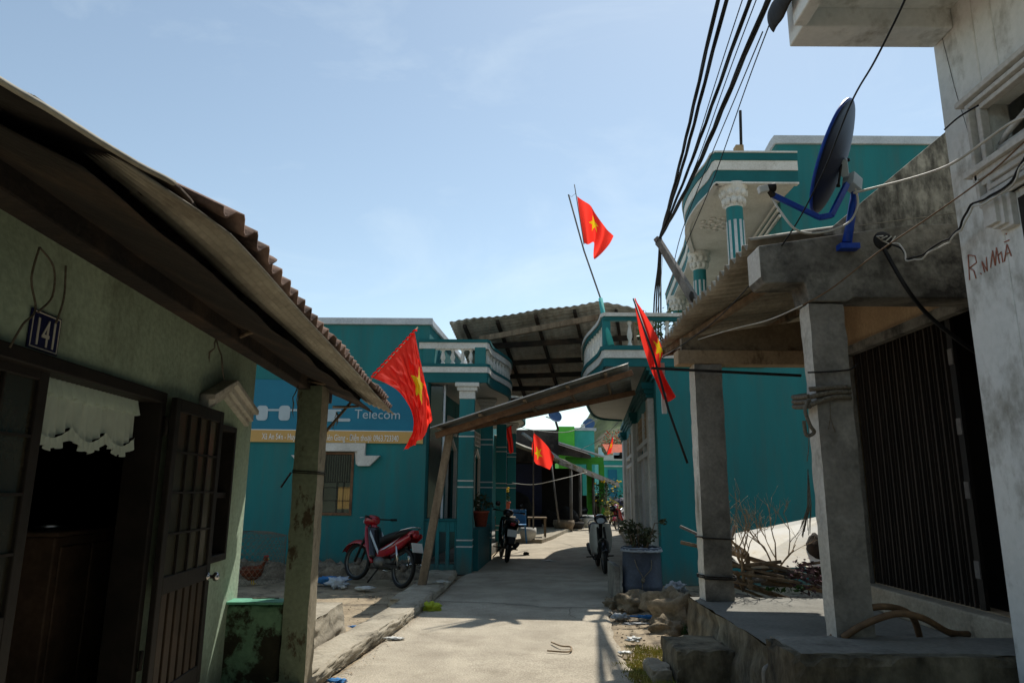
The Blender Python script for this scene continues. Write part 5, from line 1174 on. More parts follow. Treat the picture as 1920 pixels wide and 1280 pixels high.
# ================================================================ CAGE AND ROOSTER
cg = thing('chicken_cage', (-4.5, 12.25, .1), 'round wire chicken cage standing by the rubble under the teal wall', 'cage')
mb = MB(); c0 = V(-4.5, 12.3, .05); r_, h_ = .62, .82
for k in range(7): z = h_*k/6*.9; rr = r_*(1-.04*(k/6)**4); mb.tube([c0+V(rr*math.cos(2*math.pi*i/40), rr*math.sin(2*math.pi*i/40), z+.01*nz(i,k)) for i in range(41)], .004, 4)
for s_ in (1, -1):
    for k in range(44):
        a = 2*math.pi*k/44; mb.tube([c0+V(r_*math.cos(a+s_*.16*j), r_*math.sin(a+s_*.16*j), h_*.9*j/6) for j in range(7)]+[c0+V(r_*.6*math.cos(a+s_*1.05), r_*.6*math.sin(a+s_*1.05), h_*.97), c0+V(.06*math.cos(a+s_*1.2), .06*math.sin(a+s_*1.2), h_)], .0026, 4)
mb.build('wire_mesh', m_rope, cg)
hn = thing('rooster', (-4.3, 12.2, .08), 'brown rooster with a red comb and pale tail sitting in the wire cage', 'rooster')
HM_ = Matrix.Translation((-4.32,12.15,.02)) @ Matrix.Scale(.92, 4)
b_ = MB(HM_); b_.loft([(-.24,0,.24,.03,.04),(-.18,0,.22,.08,.09),(-.06,0,.19,.12,.13),(.06,0,.20,.115,.125),(.14,0,.25,.08,.11),(.18,0,.33,.05,.07),(.20,0,.40,.038,.05),(.225,0,.44,.034,.035),(.25,0,.45,.012,.012)], 16)
b_.rock((.205,0,.445), .042, 1, (1.1,.9,1), n=8, rough=.05)
for s_ in (-1,1): b_.loft([(-.2,.1*s_,.22,.01,.03),(-.08,.12*s_,.21,.025,.08),(.05,.115*s_,.22,.02,.07),(.1,.1*s_,.23,.008,.03)], 10)
b_.build('body', m_hen, hn)
b_ = MB(HM_)
for k in range(9):
    s_ = (k-4)*.012; b_.grid(lambda a, b: (-.2-.22*a-.02*k*a, s_+.012*(b-.5), .25+.16*math.sin(a*2.2+.03*k)-.01*k+.03*(b-.5)), 10, 3, .003)
b_.build('tail', m_tailf, hn)
b_ = MB(HM_)
for k in range(5): b_.prism([(.17+.018*k,-.003,.48),(.19+.018*k,-.003,.475),(.183+.018*k,-.003,.52-.004*abs(k-2))], (0,.006,0))
b_.rock((.24,0,.41), .018, 2, (.6,.6,1.4), n=5); b_.build('comb', m_comb, hn)
b_ = MB(HM_); b_.loft([(.24,0,.448,.012,.012),(.28,0,.44,.002,.002)], 8)
for s_ in (-1,1): b_.tube([(0,.05*s_,.12),(.0,.05*s_,.02)], .008, 5); b_.tube([(0,.05*s_,.02),(.05,.06*s_,.0)], .005, 4); b_.tube([(0,.05*s_,.02),(.04,.03*s_,.0)], .005, 4)
b_.build('beak_and_legs', m_yel, hn)
# ================================================================ DRUM, STONES, HEAP
dm = thing('plastic_drum', (1.95, 11.05, .06), 'faded blue plastic drum used as a planter in front of the right teal house', 'drum')
MB().lathe([(0,0),(.26,0),(.285,.03),(.29,.2),(.30,.22),(.30,.25),(.29,.27),(.285,.62),(.28,.78),(.30,.80),(.30,.84),(.27,.84),(.27,.76),(0,.74)], (1.95,11.05,.05), 40).build('barrel', m_drum, dm)
mb = MB(); mb.tube(catmull([(1.80,10.79,.72),(1.83,10.75,.60),(1.90,10.74,.46),(1.91,10.74,.40),(1.93,10.74,.46),(2.03,10.75,.58),(2.04,10.77,.72)], 8), .007, 6); mb.rock((1.905,10.74,.40), .03, 2, (1,.6,1.4), n=6); mb.tube([(1.90,10.74,.38),(1.89,10.74,.27)], .006, 5); mb.build('cord', m_rope, dm)
def crumple(c, r, seed, sq=(1,1,.4), n=12): return MB().rock(c, r, seed, sq, n=n, rough=.9, f=2.4)
mb = MB(); mb.grid(lambda a, b: ((1.95+(.28+.035*b+.02*nz(a*20,b,3))*math.cos(6.283*a)), 11.05+(.28+.035*b+.02*nz(a*20,b,3))*math.sin(6.283*a), .90-.07*b+.02*nz(a*30,b*3,1)), 60, 4, .003); mb.build('plastic_liner', m_bagG, dm)
pl_ = thing('wilted_plant', (1.93, 11.05, .85), 'drooping dusty plant growing in the blue drum', 'plant')
mb = MB(); rnd = random.Random(8)
for i in range(26):
    a = rnd.uniform(0, 6.28); l = rnd.uniform(.15,.42); b = V(1.93+.1*math.cos(a), 11.05+.1*math.sin(a), .86)
    mb.tube([b, b+V(math.cos(a)*l*.3, math.sin(a)*l*.3, l*.9), b+V(math.cos(a)*l*.8, math.sin(a)*l*.8, l*.8)], [.008,.006,.003], 5)
mb.tube([(2.02,11.0,.85),(2.15,10.98,1.25),(2.30,10.95,1.27)], [.01,.008,.004], 5); mb.build('stem', m_wood, pl_)
mb = MB(); leafcloud(mb, (1.93,11.05,1.07), .24, .22, .17, 230, .05, 4, .8); leafcloud(mb, (1.75,11.0,1.2), .13, .12, .13, 70, .05, 6, .8); leafcloud(mb, (2.28,10.95,1.27), .06, .05, .04, 14, .05, 7); mb.build('foliage', m_leafD, pl_)
dm.location += V(0,-.2,-.05); dm.scale = (1,1,.9); pl_.location += V(0,-.2,-.14)
tag(MB().box(1.52,1.60,10.7,11.5,0,.50).build('concrete_slab', m_pillR, bevel=.012), 'upright grey concrete slab on the left side of the blue drum', 'slab')
rocks = [(1.66,9.95,.18,1,'pale stone lying in front of the drum, left of the big boulders'),(1.42,10.1,.12,2,'small stone under the drum edge by the lane'),(1.93,9.5,.10,5,'smallest stone on the dirt verge in front of the drum'),(2.02,8.75,.30,3,'biggest brown boulder leaning against the porch platform'),(2.05,9.3,.27,4,'upper mossy boulder behind the big one beside the far pillar'),(2.12,10.5,.10,6,'stone wedged under the blue drum'),(1.75,8.35,.14,7,'broken stone at the foot of the boulders')]
for x, y, r, sd_, lab in rocks: tag(MB().rock((x,y,r*.45), r, sd_, (1.15,1,.8), n=12, rough=.75, f=1.9).build('boulder' if r > .2 else 'stone', m_stone), lab, 'stone', None)
hp = MB(); hp.grid(lambda a, b: (2.0+3.2*a, 7.85+2.3*b, -.02+(.42+.15*nz(a*6,b*5,1)+.06*nz(a*20,b*14,2))*math.sin(min(1, b*2.2)*1.57)*min(1, a*5+.2)*(1-b*.5)), 60, 44)
tag(hp.build('debris_heap', m_rub), 'heap of earth and debris under the firewood behind the right porch', 'debris heap', None, 'stuff')
WP = [((1275,986,8.6),(1420,1052,8.2),.05),((1276,1016,8.4),(1330,1028,8.3),.055),((1345,1028,8.05),(1490,1072,7.95),.055),((1350,1040,8.1),(1420,1078,8.0),.06),((1346,1052,8.0),(1470,1082,7.9),.05),((1350,1000,8.5),(1400,1035,8.2),.045),((1378,985,8.4),(1362,1030,8.3),.05),((1400,1036,8.0),(1408,1105,7.9),.05),((1445,1038,8.2),(1462,1062,8.1),.06),((1412,1030,8.3),(1436,1050,8.1),.04),((1350,1068,7.95),(1500,1092,7.85),.045),((1380,1070,8.0),(1395,1108,7.9),.04),((1440,1060,8.0),(1530,1082,7.9),.06),((1340,1060,8.3),(1440,1020,8.5),.04),((1352,1085,7.9),(1400,1096,7.85),.03)]
rndw = random.Random(77)
for i in range(26):
    u0 = rndw.uniform(1340, 1440); v0 = rndw.uniform(1050, 1100); l = rndw.uniform(50, 130); s_ = rndw.uniform(-.15, .5)
    WP.append(((u0, v0, rndw.uniform(7.9, 8.7)), (u0+l, v0+l*s_, rndw.uniform(7.85, 8.5)), rndw.uniform(.03, .055)))
wp = thing('firewood_pile', (2.6, 8.1, .4), 'jumbled pile of old poles and planks behind the right porch pillars', 'wood pile')
for i, (a, b, wd) in enumerate(WP):
    MB().bar(P(a[0],a[1],y=a[2]), P(b[0],b[1],y=b[2]), wd, wd*.6, up=(0,.3*(i % 3),1)).build('plank', m_wood if i % 3 else m_woodG, wp, bevel=.006)
fb_ = thing('foam_board', tuple(P(1430,1040,y=8.1)), 'sunlit white board leaning behind the firewood pile', 'board')
a, b, c, d = P(1342,1012,y=8.5), P(1540,972,y=8.62), P(1540,1062,y=7.98), P(1392,1066,y=7.96)
MB().prism([a, d, c, b], (.0,.04,.03)).build('panel', m_foam, fb_, bevel=.006)
def bush(base, dirs, seed, name, label, r0=.014, depth=5, ln=.22):
    t = thing(name, tuple(base), label, 'bush'); mb = MB(); rnd = random.Random(seed)
    def grow(p, d, l, r, k):
        q = [p]; dd = d.copy()
        for i in range(4): dd = (dd+V(rnd.uniform(-.2,.2), rnd.uniform(-.15,.15), rnd.uniform(-.12,.16))).normalized(); q.append(q[-1]+dd*l/4)
        mb.tube(q, [r, r*.9, r*.8, r*.7, r*.6], 5)
        if k > 0:
            for j in range(rnd.choice((2,2,3))):
                o = rnd.randint(2, 4); nd = (dd+V(rnd.uniform(-.8,.8), rnd.uniform(-.4,.4), rnd.uniform(-.3,.5))).normalized()
                grow(q[o], nd, l*rnd.uniform(.6,.9), r*.6, k-1)
    for d in dirs: grow(V(*base), V(*d).normalized(), ln, r0, depth)
    mb.build('branch', m_branch, t); return t
m_branch = mat('dead_branch', S(172,150,122), S(126,106,84), rough=.9, scale=12)
bush(tuple(P(1395,1090,y=7.95)), [(-.1,.05,1),(.05,.1,1),(-.3,0,1)], 11, 'dead_shrub', 'leafless pale dead shrub in front of the dark teal wall, left of the two', .014, 4, .34)
bush(tuple(P(1455,1075,y=7.98)), [(.05,.0,1),(-.4,.1,.9),(.6,0,.8)], 23, 'dead_shrub', 'leafless pale dead shrub spreading over the white board, right of the two', .012, 4, .33)
sc_ = MB(); leafcloud(sc_, P(1510,1082,y=7.9), .22, .12, .2, 260, .03, 5); tag(sc_.build('dry_scrub', m_bottom), 'dark purplish dry scrub between the board and the near pillar', 'scrub')
sc_ = MB(); rnd = random.Random(31)
for i, (u, v) in enumerate(((1442,1104),(1452,1106),(1475,1105),(1496,1104),(1500,1100))): leafcloud(sc_, P(u, v, y=7.8), .05, .03, .03, 8, .04, i)
tag(sc_.build('weed', m_leaf), 'few green leaves along the back edge of the porch platform', 'weed')
sc_ = MB(); sc_.tube(catmull([P(1401,1112,y=7.6), P(1412,1120,y=7.4), P(1425,1122,y=7.35)], 4), .006, 5); tag(sc_.build('twig', m_iron), 'curled dark twig on the sunlit edge of the porch platform', 'twig')
tr_ = MB(); tr_.rock(P(1530,1050,y=8.2), .22, 8, (.5,.6,1.3), n=12, rough=.2); tag(tr_.build('tree_stump', m_tar), 'dark stump standing at the right end of the white board', 'stump')
# ================================================================ LITTER, WEEDS
def litter(u, v, r, m, name, label, seed, sq=(1.2,1,.25), cat='litter', z=.04):
    p = P(u, v, z=z); tag(crumple((p.x, p.y, p.z+r*.15), r, seed, sq).build(name, m), label, cat)
litter(634,1094,.13,m_bagW,'plastic_bag','crumpled clear plastic bag in front of the red motorbike',1,(1.2,.9,.6),'plastic bag',.08)
litter(618,1090,.16,m_bagB,'plastic_bag','flat blue plastic bag behind the clear one by the teal wall',2,(1.8,.8,.3),'plastic bag',.08)
litter(684,1103,.10,m_white,'foam_tray','broken white foam piece under the front of the red motorbike',3,(1.4,1,.2))
litter(644,1101,.035,m_white,'foam_piece','tiny white foam lump beside the clear bag',4,(1,1,.6))
litter(828,1092,.08,m_white,'paper_scrap','white paper scrap on the shaded kerb right of the leaning post',5,(1.5,1,.2),z=.14)
litter(809,1141,.09,m_bagY,'plastic_bag','bright yellow-green bag lying against the kerb',6,(1.1,.9,.75),'plastic bag',.05)
litter(739,1197,.055,m_white,'paper_scrap','white paper cup lid on the sunlit lane near the kerb',7,(1.6,1,.2))
litter(669,1175,.05,m_bagB,'wrapper','pale blue wrapper in the gutter behind the kerb',8,(1.6,.8,.2))
litter(662,1186,.04,m_white,'paper_scrap','small white scrap just below the blue wrapper',9,(1.6,.8,.2))
litter(634,1277,.05,m_bagB,'wrapper','light blue packet at the bottom of the sunlit kerb',10,(1.4,1,.3))
litter(1165,1158,.085,m_bagG,'plastic_bag','greyish plastic bag beside the stones near the drum',11,(1.3,1,.4),'plastic bag')
litter(1212,1157,.07,m_bagB,'wrapper','bright blue wrapper in front of the stones',12,(2.0,.7,.25))
litter(1192,1170,.06,m_bagG,'wrapper','long pale wrapper below the blue one on the verge',13,(2.2,.7,.2))
litter(1188,1200,.06,m_white,'paper_scrap','dirty white clod on the shaded verge',14,(1.3,1,.4))
litter(1173,1224,.045,m_white,'paper_scrap','white card scrap at the sunlit edge of the lane by the dry grass',15,(1.4,.8,.3))
litter(1267,1104,.11,m_bagG,'plastic_bag','torn grey-white bag on top of the boulders',16,(1.0,.8,.6),'plastic bag',.35)
litter(1029,1051,.05,m_white,'paper_scrap','pale scrap in the shade in the middle of the lane',17,(2.2,1,.15))
litter(987,1039,.05,m_black,'litter_lump','little dark lump at the edge of the far sunlight',18,(1.1,1,1))
p = P(598,1218,z=.0); bk_ = MB(Matrix.Translation((p.x,p.y,0)) @ Matrix.Rotation(.4, 4, 'Z')); bk_.box(-.06,.06,-.035,.035,0,.07); tag(bk_.build('brick', m_beige, bevel=.006), 'loose brick in the gutter between the platform and the kerb', 'brick')
sc_ = MB(); sc_.tube(catmull([P(1034,1203,z=.05), P(1052,1210,z=.06), P(1070,1212,z=.05), P(1066,1221,z=.05), P(1026,1219,z=.05)], 6), .009, 6); tag(sc_.build('bent_stick', m_branch), 'thin bent stick lying on the sunlit lane', 'stick')
gr = MB(); rnd = random.Random(12)
def tuft(mb, x, y, n, h, z=0, sp=.05):
    for i in range(n):
        a = rnd.uniform(0, 6.28); l = h*rnd.uniform(.5,1.2); bx, by = x+rnd.gauss(0, sp), y+rnd.gauss(0, sp); dx, dy = math.cos(a)*l*.5, math.sin(a)*l*.5; w0 = .004
        mb.add([(bx-w0,by,z),(bx+w0,by,z),(bx+dx*.5+w0*.7,by+dy*.5,z+l*.6),(bx+dx*.5-w0*.7,by+dy*.5,z+l*.6),(bx+dx,by+dy,z+l*.85)], [(0,1,2,3),(3,2,4)])
for i in range(170):
    y = rnd.uniform(5.9, 7.6); x = rnd.uniform(1.05, 1.38) if y < 6.9 else rnd.uniform(1.2,1.7); tuft(gr, x, y, 16, .07)
tag(gr.build('dry_grass', m_grass), 'patch of short dry yellow grass at the right edge of the lane', 'grass', None, 'stuff')
gr = MB()
for u, v in ((1285,1178),(1292,1182),(1278,1184)): p = P(u, v, z=.02); tuft(gr, p.x, p.y, 40, .13)
tag(gr.build('weed', m_leaf), 'bright green weed tuft between the step block and the boulders', 'weed')
nb_ = thing('ambient_blocker_house', (0, -10, 0), 'unseen green plaster house added behind the viewpoint to block ambient light', 'house')
w_ = MB(); w_.cut(-6, 6, -10.3, -10, 0, 7, 'x', [(-1,0,0,2.1),(1.5,2.6,1,2.1)]); w_.build('wall', m_green, nb_); w_ = MB(); w_.box(-6,6,-14,-10.31,0,.1); w_.box(-6,6,-14,-13.9,.1,7); w_.build('room_lining', m_dark, nb_)
w_ = MB(); w_.sheet((-6,-6.2,3.6), (9,0,0), (0,-4.0,.9), .177, .024, .008); w_.build('roof', m_corr, nb_)  # this unseen house and roof are added to darken the camera-facing walls
db = MB()
for i in range(300):
    y = rnd.uniform(5.6, 12); l, r = lane(y)
    x = rnd.choice((rnd.uniform(l-.35, l+.1)-.3*(y > 8.4), rnd.uniform(r-.05, r+.7)))
    if i % 3: x = rnd.choice((rnd.uniform(l-1.4, l-.3), rnd.uniform(r, r+.6)))
    if x < -1.9 and y < 8.45: continue
    db.rock((x, y, .03), rnd.uniform(.005,.018), i, (1,1,.5), n=4, rough=.6)
tag(db.build('gravel', m_stone), 'loose grit and small pebbles along both edges of the lane', 'gravel', None, 'stuff')
sw = MB()
for i in range(1500):
    y = 5.7+6.5*rnd.random()**1.2; l, r = lane(y)
    x = rnd.choice((rnd.gauss(l-.55, .12), rnd.gauss(l+.06, .05), rnd.gauss(r+.1, .12), rnd.gauss(r+.4, .2), rnd.gauss(l-1.1, .35) if y > 8.5 else l-.5))
    if x < -1.88 and y < 8.42: continue
    if l-.42 < x < l-.02 and y < 10: continue
    a = rnd.uniform(0, 6.28); L_ = rnd.uniform(.008, .04); z = .04+.01*rnd.random(); d = V(math.cos(a)*L_, math.sin(a)*L_, rnd.uniform(-.003,.006)); n_ = V(-math.sin(a), math.cos(a), 0)*rnd.uniform(.0015,.007); p = V(x, y, z)
    sw.k = rnd.choice((0,0,1,2)); sw.add([p-d-n_*.4, p-n_, p+d, p+n_], [(0,1,2,3)])
tag(sw.build('leaf_litter', [m_branch, m_wood, m_stone]), 'scattered dry leaf and straw bits in the gutters of the lane', 'leaf litter', None, 'stuff')
# ================================================================ PORCH THINGS ON THE LEFT
def potplant(x, y, z, r, h, fol, label, pot=m_pot, fr=.2, fh=.2, n=120, fm=m_leaf, flower=0, seed=1):
    t = thing('potted_plant', (x, y, z), label, 'plant')
    MB().lathe([(0,0),(r*.7,0),(r,h),(r*1.08,h),(r*1.08,h*.9),(r*.9,h*.85),(0,h*.85)], (x,y,z), 18).build('pot', pot, t)
    mb = MB(); leafcloud(mb, (x,y,z+h+fh*.7), fr, fr, fh, n, .05, seed); mb.build('foliage', fm, t)
    mb = MB()
    for i in range(6): a = i*1.05; mb.tube([(x,y,z+h*.8),(x+fr*.4*math.cos(a),y+fr*.4*math.sin(a),z+h+fh*.8)], .006, 4)
    mb.build('stem', m_wood, t)
    if flower:
        mb = MB(); rnd = random.Random(seed)
        for i in range(flower): a = rnd.uniform(0,6.28); mb.rock((x+fr*.8*math.cos(a)*rnd.random(), y+fr*.8*math.sin(a)*rnd.random(), z+h+fh*rnd.uniform(1.2,1.75)), .035, i, (1,1,.6), n=4)
        mb.build('flower', m_yel, t)
    return t
potplant(-.66, 15.2, .82, .17, .32, None, 'dark bushy potted plant on the low wall of the left porch', m_pot, .26, .22, 220, m_leafD, seed=5)
p = P(947,968,y=20.5); potplant(p.x, 20.5, p.z, .15, .42, None, 'red-brown pot of yellow flowers further along the left porch', m_pot, .15, .22, 90, m_leaf, 26, seed=3)
MB_ = thing('flower_stand', (p.x, 20.5, 0), 'small bench that carries the pot of yellow flowers', 'bench'); m2 = MB(); m2.box(p.x-.3,p.x+.3,20.3,20.75,p.z-.05,p.z-.002); m2.build('top', m_pave, MB_)
m2 = MB()
for a, b in ((-.25,20.35),(.25,20.35),(-.25,20.7),(.25,20.7)): m2.box(p.x+a-.03,p.x+a+.03,b-.03,b+.03,0,p.z-.051)
m2.build('leg', m_wood, MB_)
# ================================================================ FAR HOUSES AND SHED
def fbox(mb, u0, u1, v0, y, dep, z0=-.1):
    a = P(u0, v0, y=y); b = P(u1, v0, y=y); mb.box(a.x, b.x, y, y+dep, z0, a.z); return a, b
BH = thing('dark_house', tuple(P(1000,990,z=0)), 'soot-dark house with a lean-to on the far left of the lane', 'house')
mb = MB(); a_ = P(950,805,y=30); b_ = P(1047,803,y=30); mb.box(a_.x-3, b_.x, 30, 37, 2.75, a_.z); mb.box(a_.x-3, a_.x+.4, 29, 36, -.1, 2.74); mb.box(a_.x-3,b_.x,32.5,33,-.1,2.74); mb.build('wall', m_blackwall, BH)
e0 = P(1045,860,y=25.5); e1 = P(1158,907,y=37)
mb = MB(); mb.sheet(e0, e1-e0, V(-3.6,.6,1.3), .18, .03, .01, nB=6, jag=.05, wob=.08); mb.sheet(P(1048,862,y=25.4), P(1158,908,y=36.9)-P(1048,862,y=25.4), V(-.35,0,.16), .18, .03, .01, nB=2, jag=.1, wob=.06, seed=9)
mb.build('lean_to_roof', m_corr, BH)
mb = MB(); mb.bar(e0+V(.05,0,-.08), e1+V(.05,0,-.05), .05, .22); mb.build('eave_board', m_cap2 if 'm_cap2' in globals() else m_woodG, BH)
mb = MB(); mb.bar(P(980,812,y=24.4), P(1046,858,y=25.3), .12, .08); mb.build('roof_edge_board', m_cap, BH)
mb = MB()
for u, y, v in ((1070,27.5,868),(1087,29,874),(1112,33,888),(1136,35.5,897)):
    p = P(u, v, y=y); mb.tube([(p.x, y, -.05), (p.x, y, p.z)], .06, 8)
mb.build('post', m_woodG, BH)
mb = MB(); mb.tube([P(1034,868,y=24.5), P(1040,920,y=24.3), P(1048,978,y=24.0)], .03, 8); mb.build('leaning_pole', m_woodG, BH)
mb = MB(); q = [(-1.2,21.6),(.9,21.4),(1.3,23.0),(2.0,26.5),(2.9,30),(3.3,34),(-2,34)]; mb.prism([(a, b, 0) for a, b in q], (0,0,.14)); struct(mb.build('shed_floor', m_pave))
pw_ = P(1092,900,y=31); pv_ = P(1129,900,y=37); mb = MB(); mb.box(-1.2,1.2,28.5,28.6,0,2.6); mb.build('dark_partition', m_tarp, BH); mb = MB(); mb.box(1.2,pw_.x,31,31.2,0,2.5); mb.build('dark_backdrop', m_dark, BH); mb = MB(); mb.box(pw_.x,pv_.x,37,37.2,0,1.3); mb.build('low_dark_backdrop', m_dark, BH)  # dark boxes added as a backdrop for the darkness behind the posts
mb = MB(); 
for x, z0, z1 in ((.2,.2,1.4),(1.5,.1,.8),(2.2,.1,.9)): mb.rock((x, 28.3, (z0+z1)/2), (z1-z0)/2, int(x*9), (1,.6,1), n=8)
mb.build('stacked_goods', m_dark, BH)
# furniture by the shed
tb_ = thing('wooden_table', (.6, 22.4, .14), 'low wooden table beside the pole at the shed', 'table')
pa = P(1004,972,y=22.6); MB().box(pa.x-.25, pa.x+.35, 22.3, 22.9, .70, .74).build('top', m_wood, tb_)
for a, b in ((-.2,22.35),(.3,22.35),(-.2,22.85),(.3,22.85)): MB().box(pa.x+a-.025, pa.x+a+.025, b-.025, b+.025, .14, .70).build('leg', m_wood, tb_)
def pchair(u, y, label):
    p = P(u, 960, y=y); t = thing('plastic_chair', (p.x, y, .1), label, 'chair'); x = p.x; z = .14
    MB().loft([(x-.22,y,z+.42,.2,.02),(x+.22,y,z+.42,.2,.02)], 14).build('seat', m_pchair, t)
    MB().grid(lambda a, b: (x+(a-.5)*.44, y+.22+.05*b+.04*(2*a-1)**2*-1, z+.43+.42*b), 10, 8, .012).build('backrest', m_pchair, t)
    for sx in (-1, 1):
        for sy in (-1, 1): MB().bar((x+.18*sx, y+.17*sy, z+.41), (x+.23*sx, y+.22*sy, z-.13), .045, .03).build('leg', m_pchair, t)
pchair(973, 21.5, 'pale blue plastic chair in the shade beside the left porch')
def pot_(name, u, v, y, r, h, m, lab, cat):
    p = P(u, v, y=y); z = max(.0, p.z); tag(MB().lathe([(0,0),(r*.75,0),(r,h*.6),(r*.95,h),(r*.85,h),(r*.85,h*.2),(0,h*.2)], (p.x, y, .1), 20).build(name, m), lab, cat)
pot_('washing_bowl', 990, 1000, 21.6, .26, .36, m_trim, 'round pale bowl on the ground beside the wooden table', 'bowl')
pot_('bucket', 1103, 985, 28.6, .24, .5, m_white, 'white bucket in front of the shed', 'bucket')
pot_('wicker_basket', 1057, 990, 27.4, .42, .35, m_wood, 'round wicker basket leaning at the foot of the leaning pole', 'basket')
pot_('wicker_basket', 1078, 990, 28.2, .38, .25, m_iron, 'darker round basket beside the leaning pole', 'basket')
GH = thing('green_house', tuple(P(1100,985,z=0)), 'lime green and turquoise house far down the lane', 'house')
mb = MB(); fbox(mb, 1047, 1077, 799, 40, 5); mb.build('lime_wall', m_limeg, GH)
mb = MB(); a_, b_ = fbox(mb, 1077.5, 1114, 807, 40.5, 7); mb.build('turquoise_wall', m_tealL, GH)
mb = MB(); mb.box(a_.x-.05, b_.x+.12, 40.4, 47.6, a_.z+.003, a_.z+.16); mb.build('parapet_cap', m_cap, GH)
mb = MB(); a_ = P(1044,852,y=35.5); b_ = P(1108,860,y=35.5); mb.prism([(a_.x,35.5,a_.z),(b_.x,35.5,b_.z-.0),(b_.x,35.5,P(1108,853,y=35.5).z),(a_.x,35.5,P(1044,832,y=35.5).z)], (0,4.4,.5)); mb.build('porch_roof', m_blackwall, GH)
mb = MB(); mb.bar(P(1042,828,y=35.3), P(1132,856,y=35.6), .5, .06); mb.build('roof_edge', m_cap, GH)
mb = MB(); a_ = P(1060,856,y=36); b_ = P(1132,870,y=36); mb.box(a_.x, b_.x, 36, 36.3, b_.z, a_.z)
for u in (1105,1128): p = P(u, 870, y=36); mb.box(p.x-.13, p.x+.13, 36, 36.28, -.1, b_.z-.003)
mb.build('green_porch_frame', m_limeD, GH)
FH = thing('turquoise_house', tuple(P(1155,985,z=0)), 'turquoise house with a deep blue door at the far end of the lane', 'house')
mb = MB(); a_, b_ = fbox(mb, 1130, 1200, 856, 48, 6); mb.build('wall', m_tealL, FH)
mb = MB(); mb.box(a_.x-.1, b_.x, 47.7, 47.99, a_.z-.25, a_.z+.1); q = P(1130,872,y=48); mb.box(a_.x-.05,b_.x,47.8,47.99,q.z-.1,q.z); mb.build('white_cornice', m_trim, FH)
mb = MB(); q0 = P(1140,880,y=48); q1 = P(1158,950,y=48); mb.box(q0.x,q1.x,47.9,47.98,q1.z,q0.z); mb.build('door', m_banner, FH)
mb = MB(); q0 = P(1171,876,y=47.6); mb.box(q0.x-.1,q0.x+.12,47.4,47.65,-.1,q0.z); mb.build('pink_column', mat('pink_paint', S(196,120,150)), FH)
mb = MB(); q = [P(u, v, y=47.65) for u, v in ((1169,849),(1163,849),(1162,852),(1168,853),(1168,857),(1161,857))]; mb.tube(q, .07, 6); q0 = P(1150,848,y=47.85); q1 = P(1175,860,y=47.85)
mb.build('parapet_scroll', m_iron, FH); MB().box(q0.x,q1.x,47.70,47.9,q1.z,q0.z).build('parapet_panel', m_cap, FH)
RH = thing('tiled_roof_house', tuple(P(1165,985,z=0)), 'distant house whose orange-red tile roof shows below the hill', 'house')
mb = MB(); a_, b_ = fbox(mb, 1145, 1230, 850, 60, 6); mb.build('wall', m_beige, RH)
mb = MB(); mb.prism([(a_.x-.3,59.8,a_.z),(b_.x,59.8,a_.z),(b_.x,63,a_.z+.9),(a_.x-.3,63,a_.z+.9)], (0,.2,.1)); mb.build('roof', m_redtile, RH)
cv = thing('curved_gable_house', tuple(P(1125,985,z=0)), 'pale house with a swept white gable beside the far turquoise house', 'house')
mb = MB(); a_ = P(1122,845,y=53); b_ = P(1150,860,y=53); mb.box(a_.x, b_.x, 53, 57, -.1, b_.z); mb.build('wall', m_tealL, cv)
q = [P(u, v, y=53) for u, v in ((1123,862),(1123,838),(1127,838),(1129,846),(1134,853),(1143,858),(1143,862))]; MB().prism(q[::-1], (0,.4,0)).build('gable', m_cap, cv)
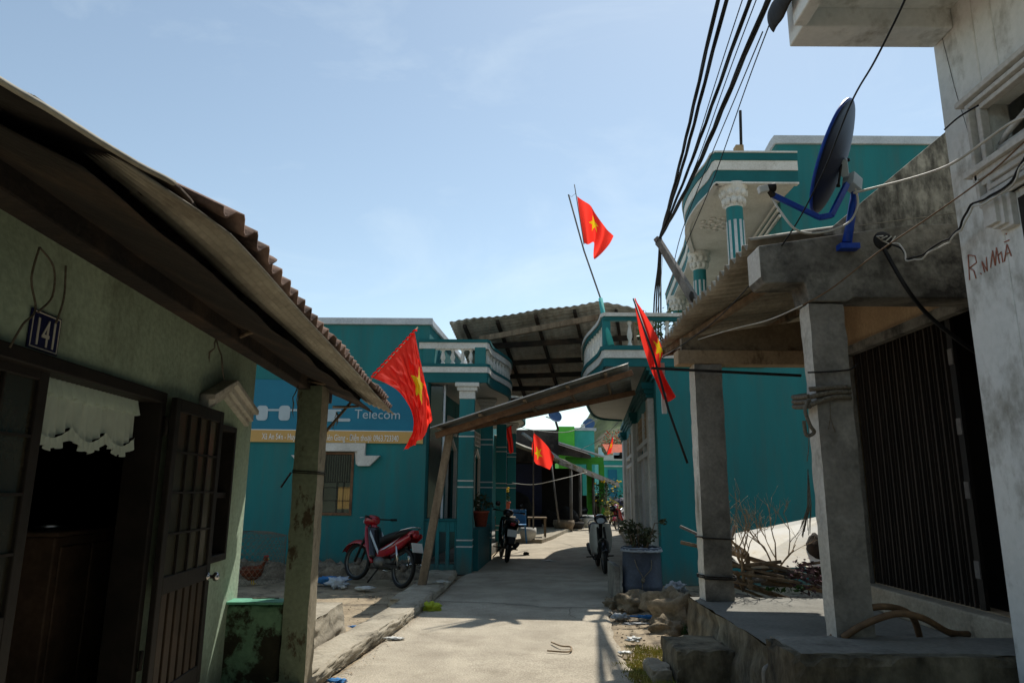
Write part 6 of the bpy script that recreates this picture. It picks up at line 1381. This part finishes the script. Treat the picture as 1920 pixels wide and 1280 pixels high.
# vegetation by the shed and red-leaved trees below the hill
def tree(u, v, y, r, h, label, m, seed, name='far_tree', n=420, sz=.16):
    p = P(u, v, y=y); t = thing(name, (p.x, y, 0), label, 'tree', 'trees beyond the far houses')
    mb = MB(); leafcloud(mb, (p.x, y, p.z), r, r*.8, r*.7, n, sz, seed); mb.build('crown', m, t)
    mb = MB(); mb.tube([(p.x,y,-.1),(p.x+.1,y,p.z*.6),(p.x,y,p.z)], [.16,.1,.05], 7)
    for i in range(4): a = i*1.6; mb.tube([(p.x,y,p.z*.6),(p.x+r*.6*math.cos(a),y+r*.6*math.sin(a),p.z+.2)], [.06,.02], 5)
    mb.build('trunk', m_wood, t)
tree(1160,832,90,2.6,6,'reddish-leaved tree below the hill, left of the far trees', m_redtile, 2); tree(1172,828,95,2.8,6,'green tree below the hill beside the red-leaved one', m_leaf, 4); tree(1148,842,80,1.8,6,'low green tree just above the far tiled roof', m_leafD, 6)
def shrub(u, v, y, r, label, seed, fl=0, m=m_leaf):
    p = P(u, v, y=y); t = thing('shrub', (p.x, y, 0), label, 'shrub'); mb = MB(); leafcloud(mb, (p.x,y,p.z), r, r, r*1.1, 260, .08, seed); mb.build('foliage', m, t)
    mb = MB()
    for i in range(5): a = i*1.3; mb.tube([(p.x,y,-.05),(p.x+r*.5*math.cos(a),y+r*.5*math.sin(a),p.z)], .02, 5)
    mb.build('stem', m_wood, t)
    if fl:
        mb = MB(); rnd = random.Random(seed)
        for i in range(fl): mb.rock((p.x+rnd.uniform(-r,r), y-r*.8, p.z+rnd.uniform(-r*.6,r)), .05, i, n=4)
        mb.build('flower', m_yel, t)
shrub(1143,930,33.5,.75,'green shrub with yellow flowers beside the shed', 5, 22); shrub(1122,925,36,.6,'leafy shrub behind the shed posts', 8); shrub(1150,955,32,.45,'dry low shrub in front of the yellow-flowered one', 9, 0, m_grass)
ct_ = thing('covered_cart', tuple(P(1170,930,y=33)), 'dark covered handcart behind the far motorbike', 'cart')
p = P(1168,945,y=33); MB().loft([(p.x-.6,33.3,.8,.5,.3),(p.x,33.3,.9,.55,.35),(p.x+.7,33.3,.8,.5,.3)], 12).build('cover', m_tarp, ct_); MB().lathe([(.28,-.03),(.31,0),(.28,.03),(.24,0),(.28,-.03)], (p.x, 32.8, .31), 20, (0,1,0)).build('wheel', m_black, ct_)
mb = MB(); mb.box(p.x-.5,p.x+.6,32.9,33.7,.45,.55); mb.bar((p.x-.5,33.2,.5),(p.x-1.0,33.0,.9),.04); mb.bar((p.x+.4,33.6,.5),(p.x+.4,33.6,.0),.05); mb.build('frame', m_wood, ct_)
